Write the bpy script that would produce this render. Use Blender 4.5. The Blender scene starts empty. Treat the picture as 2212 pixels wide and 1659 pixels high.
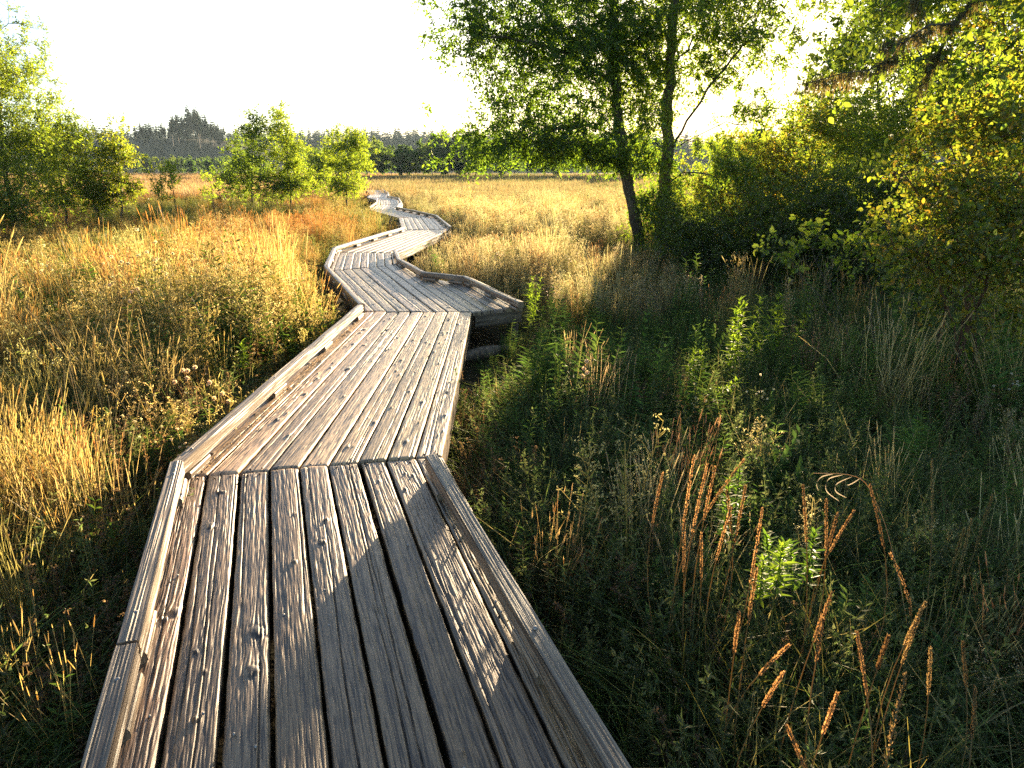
import bpy, math, random
import numpy as np

R = math.radians
sc = bpy.context.scene
COL = sc.collection

# ------------------------------------------------------------------ camera
PITCH, CZ, F = R(17), 1.95, 1512.0          # F: focal length for a picture 2212 units wide
cam = bpy.data.cameras.new('camera')
cam_ob = bpy.data.objects.new('camera', cam)
COL.objects.link(cam_ob)
cam_ob.location = (0, 0, CZ)
cam_ob.rotation_euler = (R(90) - PITCH, 0, 0)
cam.sensor_width = 36
cam.lens = 36 * F / 2212
cam.clip_start, cam.clip_end = 0.05, 9000
sc.camera = cam_ob

# ------------------------------------------------------------------ light
SUN_AZ, SUN_EL = R(12.5), R(5.4)
world = bpy.data.worlds.new('World')
sc.world = world
world.use_nodes = True
wn = world.node_tree.nodes
sky = wn.new('ShaderNodeTexSky')
sky.sky_type = 'NISHITA'
sky.sun_disc = False
sky.sun_elevation, sky.sun_rotation = SUN_EL, SUN_AZ
sky.air_density, sky.dust_density, sky.ozone_density = 0.6, 0.6, 1.0
wn['Background'].inputs[1].default_value = 0.052
world.node_tree.links.new(sky.outputs[0], wn['Background'].inputs[0])
sun = bpy.data.lights.new('sun', 'SUN')
sun.energy, sun.angle, sun.color = 5.0, R(0.6), (1.0, 0.765, 0.48)
sun_ob = bpy.data.objects.new('sun', sun)
COL.objects.link(sun_ob)
sun_ob.rotation_euler = (-(R(90) - SUN_EL), 0, -SUN_AZ)
sc.view_settings.view_transform = 'Standard'
sc.view_settings.look = 'None'
sc.view_settings.exposure = 3.05
sc.view_settings.gamma = 1.0
sc.cycles.use_denoising = False
sc.cycles.max_bounces = 6
sc.cycles.diffuse_bounces = 3
sc.cycles.transmission_bounces = 4
sc.cycles.glossy_bounces = 2
sc.cycles.volume_bounces = 0
sc.cycles.sample_clamp_indirect = 0.15
sc.cycles.sample_clamp_direct = 0.42      # display white is reached at 0.13
sc.cycles.blur_glossy = 1.0
HAZE = 0.0001

# ------------------------------------------------------------------ helpers
def rs(seed):
    return np.random.default_rng(seed)

def at(vx, vy, dist):
    """World point on the ray of picture point (vx, vy), at horizontal depth dist."""
    a, b = (vx - 1106) / F, (829.5 - vy) / F
    d = np.array([a, math.cos(PITCH) + b * math.sin(PITCH), b * math.cos(PITCH) - math.sin(PITCH)])
    return np.array([0, 0, CZ]) + d * dist / d[1]

def on(vx, vy, z=0.0):
    a, b = (vx - 1106) / F, (829.5 - vy) / F
    d = np.array([a, math.cos(PITCH) + b * math.sin(PITCH), b * math.cos(PITCH) - math.sin(PITCH)])
    return np.array([0, 0, CZ]) + d * (z - CZ) / d[2]

def _h(ix, iy, s):
    n = (ix.astype(np.int64) * 374761393 + iy.astype(np.int64) * 668265263 + s * 974711) & 0xffffffff
    n = ((n ^ (n >> 13)) * 1274126177) & 0xffffffff
    n = (n ^ (n >> 16)) & 0xffffffff
    return n / 4294967295.0

def noise(x, y, s=0):
    x, y = np.asarray(x, float), np.asarray(y, float)
    ix, iy = np.floor(x), np.floor(y)
    fx, fy = x - ix, y - iy
    fx, fy = fx * fx * (3 - 2 * fx), fy * fy * (3 - 2 * fy)
    a, b = _h(ix, iy, s), _h(ix + 1, iy, s)
    c, d = _h(ix, iy + 1, s), _h(ix + 1, iy + 1, s)
    return (a * (1 - fx) + b * fx) * (1 - fy) + (c * (1 - fx) + d * fx) * fy

def fbm(x, y, s=0, o=4):
    t, amp, tot = 0, 1, 0
    for i in range(o):
        t = t + amp * noise(x * 2 ** i, y * 2 ** i, s + i * 17)
        tot += amp
        amp *= .5
    return t / tot

def unit(v):
    return v / np.maximum(np.linalg.norm(v, axis=-1, keepdims=True), 1e-9)

def tagob(o, label=None, cat=None, group=None, kind=None):
    if label: o['label'] = label
    if cat: o['category'] = cat
    if group: o['group'] = group
    if kind: o['kind'] = kind
    return o

def empty(name, loc, label, cat, group=None):
    o = bpy.data.objects.new(name, None)
    COL.objects.link(o)
    o.location = loc
    return tagob(o, label, cat, group)

class Geo:
    """Collects vertex and face arrays; build() links them as ONE mesh object."""
    def __init__(s):
        s.V, s.C, s.P, s.F, s.n = [], [], [], [], 0
    def add(s, v, f, c, p=None):
        v = np.asarray(v, np.float32).reshape(-1, 3)
        f = np.asarray(f, np.int64)
        c = np.asarray(c, np.float32)
        if c.ndim == 1: c = np.tile(c, (len(v), 1))
        s.V.append(v); s.C.append(c); s.F.append(f + s.n)
        s.P.append(np.zeros((len(v), 3), np.float32) if p is None else np.asarray(p, np.float32).reshape(-1, 3))
        s.n += len(v)
    def mesh(s, name, mat, smooth=False, origin=None, use_p=False):
        me = bpy.data.meshes.new(name)
        if s.n:
            V = np.concatenate(s.V)
            if origin is not None: V = V - np.asarray(origin, np.float32)
            C = np.concatenate(s.C)
            me.vertices.add(len(V))
            me.vertices.foreach_set('co', V.ravel())
            loops = np.concatenate([f.ravel() for f in s.F])
            tot = np.concatenate([np.full(len(f), f.shape[1], np.int64) for f in s.F])
            st = np.concatenate([[0], np.cumsum(tot)[:-1]])
            me.loops.add(len(loops))
            me.loops.foreach_set('vertex_index', loops.astype(np.int32))
            me.polygons.add(len(tot))
            me.polygons.foreach_set('loop_start', st.astype(np.int32))
            me.polygons.foreach_set('use_smooth', np.full(len(tot), smooth))
            me.update(calc_edges=True)
            a = me.color_attributes.new('Col', 'FLOAT_COLOR', 'POINT')
            a.data.foreach_set('color', np.concatenate([C, np.ones((len(C), 1), np.float32)], 1).ravel())
            if use_p:
                a = me.attributes.new('pc', 'FLOAT_VECTOR', 'POINT')
                a.data.foreach_set('vector', np.concatenate(s.P).ravel())
        me.materials.append(mat)
        return me
    def build(s, name, mat, parent=None, smooth=False, origin=None, use_p=False, link=True):
        if parent is not None and origin is None: origin = parent_origin(parent)
        o = bpy.data.objects.new(name, s.mesh(name, mat, smooth, origin, use_p))
        if link: COL.objects.link(o)
        if parent is not None: o.parent = parent
        return o

def parent_origin(p):
    v = np.zeros(3)
    while p is not None:
        v += np.array(p.location)
        p = p.parent
    return v

# -- shapes
def strips(g, paths, widths, side, c0, c1):
    """paths (n,k,3), widths (n,k) or (k,), side (n,3): flat tapering strips."""
    n, k, _ = paths.shape
    widths = np.broadcast_to(widths, (n, k))
    off = side[:, None, :] * widths[:, :, None] * .5
    v = np.stack([paths - off, paths + off], 2).reshape(-1, 3)
    b = (np.arange(n) * 2 * k)[:, None] + (np.arange(k - 1) * 2)[None, :]
    f = np.stack([b, b + 1, b + 3, b + 2], -1).reshape(-1, 4)
    t = np.linspace(0, 1, k)[None, :, None]
    c0 = np.asarray(c0, float); c1 = np.asarray(c1, float)
    if c0.ndim == 1: c0 = c0[None]
    if c1.ndim == 1: c1 = c1[None]
    c = c0[:, None, :] * (1 - t) + c1[:, None, :] * t
    c = np.broadcast_to(c, (n, k, 3))
    g.add(v, f, np.repeat(c.reshape(-1, 3), 2, 0))

def leaves(g, P, D, N, L, W, C, fold=.12, wide=.45):
    """folded lens shaped leaves: base P, axis D, normal N, length L, width W, colour C (n,3)."""
    n = len(P)
    D = unit(D)
    S = unit(np.cross(D, N))
    N = np.cross(S, D)
    L = np.broadcast_to(L, (n,))[:, None]; W = np.broadcast_to(W, (n,))[:, None]
    a = P + D * L * wide + S * W * .5 + N * W * fold
    b = P + D * L * wide - S * W * .5 + N * W * fold
    t = P + D * L - N * L * .10
    v = np.stack([P, a, t, b], 1).reshape(-1, 3)
    i = (np.arange(n) * 4)[:, None]
    f = np.concatenate([i + np.array([[0, 1, 2]]), i + np.array([[0, 2, 3]])], 0)
    g.add(v, f, np.repeat(np.broadcast_to(C, (n, 3)), 4, 0))

def big_leaves(g, P, D, N, L, W, C, fold=.16):
    """rounder leaves of two curved halves (8 faces)."""
    n = len(P)
    D = unit(D); S = unit(np.cross(D, N)); N = np.cross(S, D)
    L = np.broadcast_to(L, (n,))[:, None]; W = np.broadcast_to(W, (n,))[:, None]
    rows = [(0, 0), (.22, .72), (.5, 1.0), (.78, .62), (1, 0)]
    vs = []
    for t, w in rows:
        m = P + D * L * t - N * L * .18 * t * t
        if w == 0: vs.append(m)
        else: vs += [m - S * W * .5 * w + N * W * fold * w, m, m + S * W * .5 * w + N * W * fold * w]
    v = np.stack(vs, 1).reshape(-1, 3)
    k = len(vs)
    i = (np.arange(n) * k)[:, None]
    q = np.array([[1, 4, 5, 2], [2, 5, 6, 3], [4, 7, 8, 5], [5, 8, 9, 6]])
    t3 = np.array([[0, 1, 2], [0, 2, 3], [7, 10, 8], [8, 10, 9]])
    f4 = (i[:, None, :] + q[None]).reshape(-1, 4)
    f3 = (i[:, None, :] + t3[None]).reshape(-1, 3)
    c = np.repeat(np.broadcast_to(C, (n, 3)), k, 0)
    g.add(v, f4, c)
    g.F.append(f3 + g.n - len(v))

def tube(g, pts, rad, col, sides=6, rough=0.0, seed=0):
    pts = np.asarray(pts, float); k = len(pts)
    rad = np.broadcast_to(np.asarray(rad, float), (k,))
    t = unit(np.gradient(pts, axis=0))
    ref = np.array([0.13, 0.21, 1.0]) if abs(t[0, 2]) < .9 else np.array([1.0, .1, .05])
    a = unit(np.cross(t, ref)); b = np.cross(t, a)
    th = np.linspace(0, 2 * np.pi, sides, endpoint=False)
    rr = rad[:, None] * np.ones(sides)[None]
    if rough:
        rr = rr * (1 + rough * (noise(np.arange(k)[:, None] * .9 + 0 * th, th[None] * 1.9 + 0 * rr, seed) - .5) * 2)
    v = pts[:, None] + (a[:, None] * np.cos(th)[None, :, None] + b[:, None] * np.sin(th)[None, :, None]) * rr[:, :, None]
    i = np.arange(k - 1)[:, None] * sides; j = np.arange(sides)[None]
    j2 = (j + 1) % sides
    f = np.stack([i + j, i + j2, i + sides + j2, i + sides + j], -1).reshape(-1, 4)
    col = np.asarray(col, float)
    c = np.broadcast_to(col, (k * sides, 3)) * (.8 + .4 * noise(np.arange(k * sides) * .7, np.zeros(k * sides), seed + 5))[:, None]
    g.add(v.reshape(-1, 3), f, c)

# ------------------------------------------------------------------ materials
def mat(name):
    m = bpy.data.materials.new(name)
    m.use_nodes = True
    m.node_tree.nodes.clear()
    return m, m.node_tree.nodes, m.node_tree.links

def plant_material(name, trans=.5, boost=(2.6, 2.3, 1.1), gloss=.05, rough=.4, inst=False):
    m, n, l = mat(name)
    out = n.new('ShaderNodeOutputMaterial')
    at_ = n.new('ShaderNodeAttribute'); at_.attribute_name = 'Col'
    c = at_.outputs['Color']
    if inst:
        ti = n.new('ShaderNodeAttribute'); ti.attribute_type = 'INSTANCER'; ti.attribute_name = 'tint'
        mu = n.new('ShaderNodeMix'); mu.data_type = 'RGBA'; mu.blend_type = 'MULTIPLY'; mu.inputs[0].default_value = 1
        l.new(c, mu.inputs[6]); l.new(ti.outputs['Vector'], mu.inputs[7])
        c = mu.outputs[2]
    d = n.new('ShaderNodeBsdfDiffuse'); l.new(c, d.inputs[0])
    t = n.new('ShaderNodeBsdfTranslucent')
    b = n.new('ShaderNodeMix'); b.data_type = 'RGBA'; b.blend_type = 'MULTIPLY'; b.inputs[0].default_value = 1
    b.inputs[7].default_value = (*boost, 1); l.new(c, b.inputs[6]); l.new(b.outputs[2], t.inputs[0])
    mx = n.new('ShaderNodeMixShader'); mx.inputs[0].default_value = trans
    l.new(d.outputs[0], mx.inputs[1]); l.new(t.outputs[0], mx.inputs[2])
    gl = n.new('ShaderNodeBsdfGlossy'); gl.inputs['Roughness'].default_value = rough
    gl.inputs['Color'].default_value = (.9, .9, .85, 1)
    m2 = n.new('ShaderNodeMixShader'); m2.inputs[0].default_value = gloss
    l.new(mx.outputs[0], m2.inputs[1]); l.new(gl.outputs[0], m2.inputs[2])
    l.new(m2.outputs[0], out.inputs[0])
    return m

M_leaf = plant_material('leaf', .55, (3.1, 2.95, .9), .03, .4)
M_leaf_far = plant_material('far_leaf', .4, (1.6, 1.9, .8), .01, .5)
M_fir = plant_material('fir_needles', .1, (1.2, 1.2, 1.0), .01, .6)
M_dry = plant_material('dry_plant', .5, (2.0, 1.6, 1.1), .03, .45)
M_grass = plant_material('meadow_plant', .5, (1.7, 1.7, 1.3), .02, .45, inst=True)

def bark_material():
    m, n, l = mat('bark')
    out = n.new('ShaderNodeOutputMaterial'); p = n.new('ShaderNodeBsdfPrincipled')
    p.inputs['Roughness'].default_value = .9
    at_ = n.new('ShaderNodeAttribute'); at_.attribute_name = 'Col'
    tc = n.new('ShaderNodeTexCoord'); mp = n.new('ShaderNodeMapping'); mp.inputs['Scale'].default_value = (9, 9, 2.2)
    l.new(tc.outputs['Object'], mp.inputs[0])
    nz = n.new('ShaderNodeTexNoise'); nz.inputs['Scale'].default_value = 3; nz.inputs['Detail'].default_value = 6
    l.new(mp.outputs[0], nz.inputs['Vector'])
    cr = n.new('ShaderNodeValToRGB'); cr.color_ramp.elements[0].position = .35; cr.color_ramp.elements[1].position = .65
    cr.color_ramp.elements[0].color = (.45, .42, .4, 1); cr.color_ramp.elements[1].color = (1.3, 1.3, 1.2, 1)
    l.new(nz.outputs[0], cr.inputs[0])
    mu = n.new('ShaderNodeMix'); mu.data_type = 'RGBA'; mu.blend_type = 'MULTIPLY'; mu.inputs[0].default_value = 1
    l.new(at_.outputs['Color'], mu.inputs[6]); l.new(cr.outputs[0], mu.inputs[7]); l.new(mu.outputs[2], p.inputs['Base Color'])
    bp = n.new('ShaderNodeBump'); bp.inputs['Strength'].default_value = .9; bp.inputs['Distance'].default_value = .03
    l.new(nz.outputs[0], bp.inputs['Height']); l.new(bp.outputs[0], p.inputs['Normal'])
    l.new(p.outputs[0], out.inputs[0])
    return m
M_bark = bark_material()

def wood_material():
    m, n, l = mat('weathered_wood')
    out = n.new('ShaderNodeOutputMaterial'); p = n.new('ShaderNodeBsdfPrincipled')
    at_ = n.new('ShaderNodeAttribute'); at_.attribute_name = 'Col'
    pc = n.new('ShaderNodeAttribute'); pc.attribute_name = 'pc'
    mp = n.new('ShaderNodeMapping'); mp.inputs['Scale'].default_value = (260, 9, 1)
    l.new(pc.outputs['Vector'], mp.inputs[0])
    nz = n.new('ShaderNodeTexNoise'); nz.inputs['Scale'].default_value = 1; nz.inputs['Detail'].default_value = 5; nz.inputs['Roughness'].default_value = .65
    l.new(mp.outputs[0], nz.inputs['Vector'])
    mp2 = n.new('ShaderNodeMapping'); mp2.inputs['Scale'].default_value = (14, 3, 1)
    l.new(pc.outputs['Vector'], mp2.inputs[0])
    n2 = n.new('ShaderNodeTexNoise'); n2.inputs['Scale'].default_value = 1; n2.inputs['Detail'].default_value = 7; n2.inputs['Roughness'].default_value = .6
    l.new(mp2.outputs[0], n2.inputs['Vector'])
    c1 = n.new('ShaderNodeMapRange'); c1.inputs[1].default_value = .3; c1.inputs[2].default_value = .7; c1.inputs[3].default_value = .45; c1.inputs[4].default_value = 1.3
    l.new(nz.outputs[0], c1.inputs[0])
    c2 = n.new('ShaderNodeMapRange'); c2.inputs[1].default_value = .3; c2.inputs[2].default_value = .7; c2.inputs[3].default_value = .78; c2.inputs[4].default_value = 1.2
    l.new(n2.outputs[0], c2.inputs[0])
    mm = n.new('ShaderNodeMath'); mm.operation = 'MULTIPLY'; l.new(c1.outputs[0], mm.inputs[0]); l.new(c2.outputs[0], mm.inputs[1])
    vm = n.new('ShaderNodeVectorMath'); vm.operation = 'SCALE'
    l.new(at_.outputs['Color'], vm.inputs[0]); l.new(mm.outputs[0], vm.inputs['Scale'])
    l.new(vm.outputs[0], p.inputs['Base Color'])
    p.inputs['Roughness'].default_value = .42
    p.inputs['Specular IOR Level'].default_value = .7
    bp = n.new('ShaderNodeBump'); bp.inputs['Strength'].default_value = .8; bp.inputs['Distance'].default_value = .0016
    l.new(nz.outputs[0], bp.inputs['Height']); l.new(bp.outputs[0], p.inputs['Normal'])
    l.new(p.outputs[0], out.inputs[0])
    return m
M_wood = wood_material()

def plain(name, col, rough=.6, metal=0.0):
    m, n, l = mat(name)
    out = n.new('ShaderNodeOutputMaterial'); p = n.new('ShaderNodeBsdfPrincipled')
    nz = n.new('ShaderNodeTexNoise'); nz.inputs['Scale'].default_value = 60
    tc = n.new('ShaderNodeTexCoord'); l.new(tc.outputs['Object'], nz.inputs['Vector'])
    mr = n.new('ShaderNodeMapRange'); mr.inputs[3].default_value = .7; mr.inputs[4].default_value = 1.3
    l.new(nz.outputs[0], mr.inputs[0])
    vm = n.new('ShaderNodeVectorMath'); vm.operation = 'SCALE'; vm.inputs[0].default_value = col
    l.new(mr.outputs[0], vm.inputs['Scale']); l.new(vm.outputs[0], p.inputs['Base Color'])
    p.inputs['Roughness'].default_value = rough; p.inputs['Metallic'].default_value = metal
    l.new(p.outputs[0], out.inputs[0])
    return m
M_rust = plain('rusty_nail', (.07, .045, .035), .8)
M_bolt = plain('galvanised_bolt', (.32, .31, .30), .45, .8)

def ground_material(name, ca, cb, cc, s1=.35, s2=9):
    m, n, l = mat(name)
    out = n.new('ShaderNodeOutputMaterial'); p = n.new('ShaderNodeBsdfPrincipled'); p.inputs['Roughness'].default_value = .95
    p.inputs['Specular IOR Level'].default_value = .1
    tc = n.new('ShaderNodeTexCoord')
    a = n.new('ShaderNodeTexNoise'); a.inputs['Scale'].default_value = s1; a.inputs['Detail'].default_value = 6
    b = n.new('ShaderNodeTexNoise'); b.inputs['Scale'].default_value = s2; b.inputs['Detail'].default_value = 8
    l.new(tc.outputs['Object'], a.inputs['Vector']); l.new(tc.outputs['Object'], b.inputs['Vector'])
    r = n.new('ShaderNodeValToRGB'); e = r.color_ramp.elements
    e[0].position, e[0].color = .38, (*ca, 1); e[1].position, e[1].color = .62, (*cb, 1)
    l.new(a.outputs[0], r.inputs[0])
    mx = n.new('ShaderNodeMix'); mx.data_type = 'RGBA'
    r2 = n.new('ShaderNodeMapRange'); r2.inputs[1].default_value = .4; r2.inputs[2].default_value = .65
    l.new(b.outputs[0], r2.inputs[0]); l.new(r2.outputs[0], mx.inputs[0])
    l.new(r.outputs[0], mx.inputs[6]); mx.inputs[7].default_value = (*cc, 1)
    l.new(mx.outputs[2], p.inputs['Base Color'])
    bp = n.new('ShaderNodeBump'); bp.inputs['Distance'].default_value = .05; l.new(b.outputs[0], bp.inputs['Height']); l.new(bp.outputs[0], p.inputs['Normal'])
    l.new(p.outputs[0], out.inputs[0])
    return m

# ------------------------------------------------------------------ ground, field, hills
M_ground = ground_material('marsh_soil', (.050, .036, .020), (.085, .065, .032), (.035, .034, .016))
g = Geo()
xs = np.concatenate([-np.geomspace(2400, 22, 26), np.linspace(-20, 20, 81), np.geomspace(22, 2400, 26)])
ys = np.concatenate([np.linspace(-300, -8, 8), np.linspace(-6, 34, 81), np.geomspace(36, 2400, 34)])
X, Y = np.meshgrid(xs, ys)
Zg = (fbm(X * .6, Y * .6, 3) - .5) * .12 * np.exp(-np.hypot(X, Y) / 60)
nx = len(xs); ii = (np.arange(len(ys) - 1)[:, None] * nx + np.arange(nx - 1)[None]).ravel()
g.add(np.stack([X, Y, Zg], -1), np.stack([ii, ii + 1, ii + nx + 1, ii + nx], -1), (.06, .05, .03))
tagob(g.build('ground', M_ground, smooth=True), kind='structure')

def hill_height(X, Y):
    def bump(cx, cy, rx, ry, h):
        return h * np.exp(-((X - cx) / rx) ** 2 - ((Y - cy) / ry) ** 2)
    z = -2 + 0 * X
    z = z + bump(-225, 520, 110, 120, 22)
    z = z + bump(-420, 820, 420, 150, 24) + bump(120, 860, 620, 140, 18) + bump(-30, 960, 160, 120, 8)
    z = z + bump(900, 900, 500, 260, 26)
    z = z + bump(-830, 1500, 150, 200, 34) + bump(-190, 1500, 110, 200, 32) + bump(-480, 1600, 900, 160, 26) + bump(500, 1600, 800, 200, 24)
    return z + (fbm(X / 130, Y / 130, 9) - .5) * 16 * np.clip((Y - 380) / 200, 0, 1)
g = Geo()
xs = np.linspace(-1900, 1900, 190); ys = np.linspace(330, 2200, 110)
X, Y = np.meshgrid(xs, ys)
nx = len(xs); ii = (np.arange(len(ys) - 1)[:, None] * nx + np.arange(nx - 1)[None]).ravel()
g.add(np.stack([X, Y, hill_height(X, Y)], -1), np.stack([ii, ii + 1, ii + nx + 1, ii + nx], -1), (.06, .05, .03))
M_hill = ground_material('hill_turf', (.05, .055, .025), (.03, .038, .018), (.08, .065, .035), .012, .08)
tagob(g.build('hills', M_hill, smooth=True), kind='structure')

# ------------------------------------------------------------------ boardwalk
ZD = 0.45
SEC = [  # (left, right) deck corners at each joint, near to far
    ((-.75, .5), (.59, .5)), ((-1.72, 3.28), (-.38, 3.56)), ((-1.66, 7.66), (-.44, 7.62)),
    ((-2.9, 10.85), (-1.85, 11.75)), ((-3.42, 13.55), (-2.16, 13.4)), ((-2.87, 18.6), (-1.6, 19.0)),
    ((-3.75, 23.7), (-2.48, 24.0)), ((-5.65, 28.5), (-4.6, 29.1)), ((-6.15, 32.8), (-4.97, 32.9)),
    ((-7.05, 37.8), (-5.9, 38.3)), ((-8.35, 41.6), (-7.05, 41.4)), ((-9.2, 47.0), (-7.98, 47.2)),
    ((-11.5, 57.2), (-10.1, 56.8))]
SEC = [(np.array(a), np.array(b)) for a, b in SEC]
MID = [(a + b) / 2 for a, b in SEC]

TONE = [(.60, .54, .48), (1.36, 1.28, 1.10), (.92, .96, 1.0), (1.0, 1.0, .98), (1.12, 1.05, .92)] + [(1.05, 1.05, 1.02)] * 9  # wood colour per section, also darkened for shade and lightened for sunlight
def plank(g, c00, c10, c01, c11, z, du, dv, seed, thick=.042, tone=(1, 1, 1)):
    """one weathered board: corners near-left, near-right, far-left, far-right; real relief of
    grain, knots, checks and rounded edges."""
    r = rs(seed)
    c00, c10, c01, c11 = map(np.asarray, (c00, c10, c01, c11))
    w = .5 * (np.linalg.norm(c10 - c00) + np.linalg.norm(c11 - c01)); 
    dirv = unit(((c01 + c11) - (c00 + c10)) / 2)
    w = abs(np.cross(dirv, c10 - c00)) if w > 0 else w
    L = np.linalg.norm((c01 + c11) / 2 - (c00 + c10) / 2)
    nu, nv = max(4, int(w / du)), max(3, int(L / dv))
    s = np.concatenate([[0, 0], np.linspace(0, 1, nu + 1), [1, 1]])
    t = np.concatenate([[0, 0], np.linspace(0, 1, nv + 1), [1, 1]])
    S, T = np.meshgrid(s, t)
    x, y = S * w, T * L
    xd = x + (noise(y * .9 + seed, x * 0, seed) - .5) * .03 + (noise(y * 3.1, x * 6, seed + 1) - .5) * .004
    h = 0 * x; knot = 0 * x
    for k in range(r.poisson(L * (1.1 if du < .003 else 2.4))):
        kx, ky, kr = r.uniform(.15, .85) * w, r.uniform(.05, .95) * L, r.uniform(.004, .018)
        dx, dy = x - kx, y - ky
        e = np.exp(-(dx / (kr * 1.9)) ** 2 - (dy / (kr * 3.4)) ** 2)
        xd = xd - dx * .6 * e
        d = np.hypot(dx, dy / r.uniform(.9, 1.7)) / kr * (1 + .7 * (noise(x * 90, y * 70, seed + 60 + k) - .5))
        h = h + .0045 * np.exp(-(d * .95) ** 4) + .0022 * e - .0022 * np.exp(-((d - 1.35) / .22) ** 2)
        knot = np.maximum(knot, np.exp(-(d * .8) ** 4))
    g1 = noise(xd * 150, y * 1.1, seed + 2)
    g2 = noise(xd * 430, y * 16, seed + 3)
    g3 = noise(xd * 70, y * .6, seed + 4)
    g4 = noise(xd * 270, y * 7, seed + 14)
    ridge = .28 * g1 + .34 * g2 + .08 * g3 + .30 * g4
    ridge = np.clip(.5 + (ridge - .5) * 1.75, 0, 1)
    amp = .0040
    h = h + (ridge - .5) * amp * (.6 + .9 * noise(x * 20, y * 2, seed + 6))
    crack = 0 * x
    for k in range(r.integers(2, 5)):
        xc = r.uniform(.12, .88) * w
        y0 = r.uniform(-.3, 1) * L; ln = r.uniform(.3, 1.0) * min(L, 3)
        path = xc + (noise(y * 1.4, y * 0, seed + 30 + k) - .5) * .02
        a = np.exp(-((x - path) / max(.0022, du * .7)) ** 2) * np.clip(1 - (np.abs(y - y0 - ln / 2) / (ln / 2)) ** 4, 0, 1)
        crack = np.maximum(crack, a)
    h = h - .008 * crack
    ex = np.minimum(x, w - x); ey = np.minimum(y, L - y)
    er = .0045
    h = h - .006 * np.exp(-(ex / er) ** 1.3) - .005 * np.exp(-(ey / .009) ** 1.3)
    cup = r.uniform(-.004, .0015)
    h = h + cup * ((2 * S - 1) ** 2) + (noise(y * .8, x * 0, seed + 8) - .5) * .006 + r.uniform(-.003, .003)
    # rough worn arrises: nibble the long edges in and out
    jit = (noise(y * 22, x * 0 + 3, seed + 9) - .5) * .002
    S2 = S + np.where(S < .02, 1, np.where(S > .98, -1, 0)) * jit / w * 1.0
    e0, e1 = r.uniform(-.012, .006), r.uniform(-.012, .006)
    T2 = np.clip(T, -e0 / L, 1 + e1 / L)
    A = c00[None, None] * ((1 - S2) * (1 - T2))[..., None] + c10 * (S2 * (1 - T2))[..., None] + c01 * ((1 - S2) * T2)[..., None] + c11 * (S2 * T2)[..., None]
    Z = z + h
    Z[:, 1] -= .005; Z[:, -2] -= .005; Z[1, :] -= .005; Z[-2, :] -= .005
    Z[:, 0] = Z[:, -1] = z - thick; Z[0, :] = Z[-1, :] = z - thick
    V = np.concatenate([A, Z[..., None]], -1)
    mx = V.shape[1]
    ii = (np.arange(V.shape[0] - 1)[:, None] * mx + np.arange(mx - 1)[None]).ravel()
    f = np.stack([ii, ii + 1, ii + mx + 1, ii + mx], -1)
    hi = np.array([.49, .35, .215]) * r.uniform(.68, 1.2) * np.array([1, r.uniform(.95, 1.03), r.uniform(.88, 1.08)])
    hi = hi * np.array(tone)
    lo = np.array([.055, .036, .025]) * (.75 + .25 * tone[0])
    q = np.clip((ridge - .28) / .30, 0, 1)[..., None] * (1 - .8 * crack[..., None])
    c = lo * (1 - q) + hi * q
    c = c * (1 - .7 * knot[..., None])
    c = c * (.8 + .4 * fbm(x * 8 + seed, y * 1.5, seed + 12))[..., None]
    pcx = np.stack([x + seed * .37, y + seed * 1.7, 0 * x], -1)
    g.add(V, f, c.reshape(-1, 3), pcx)

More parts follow.
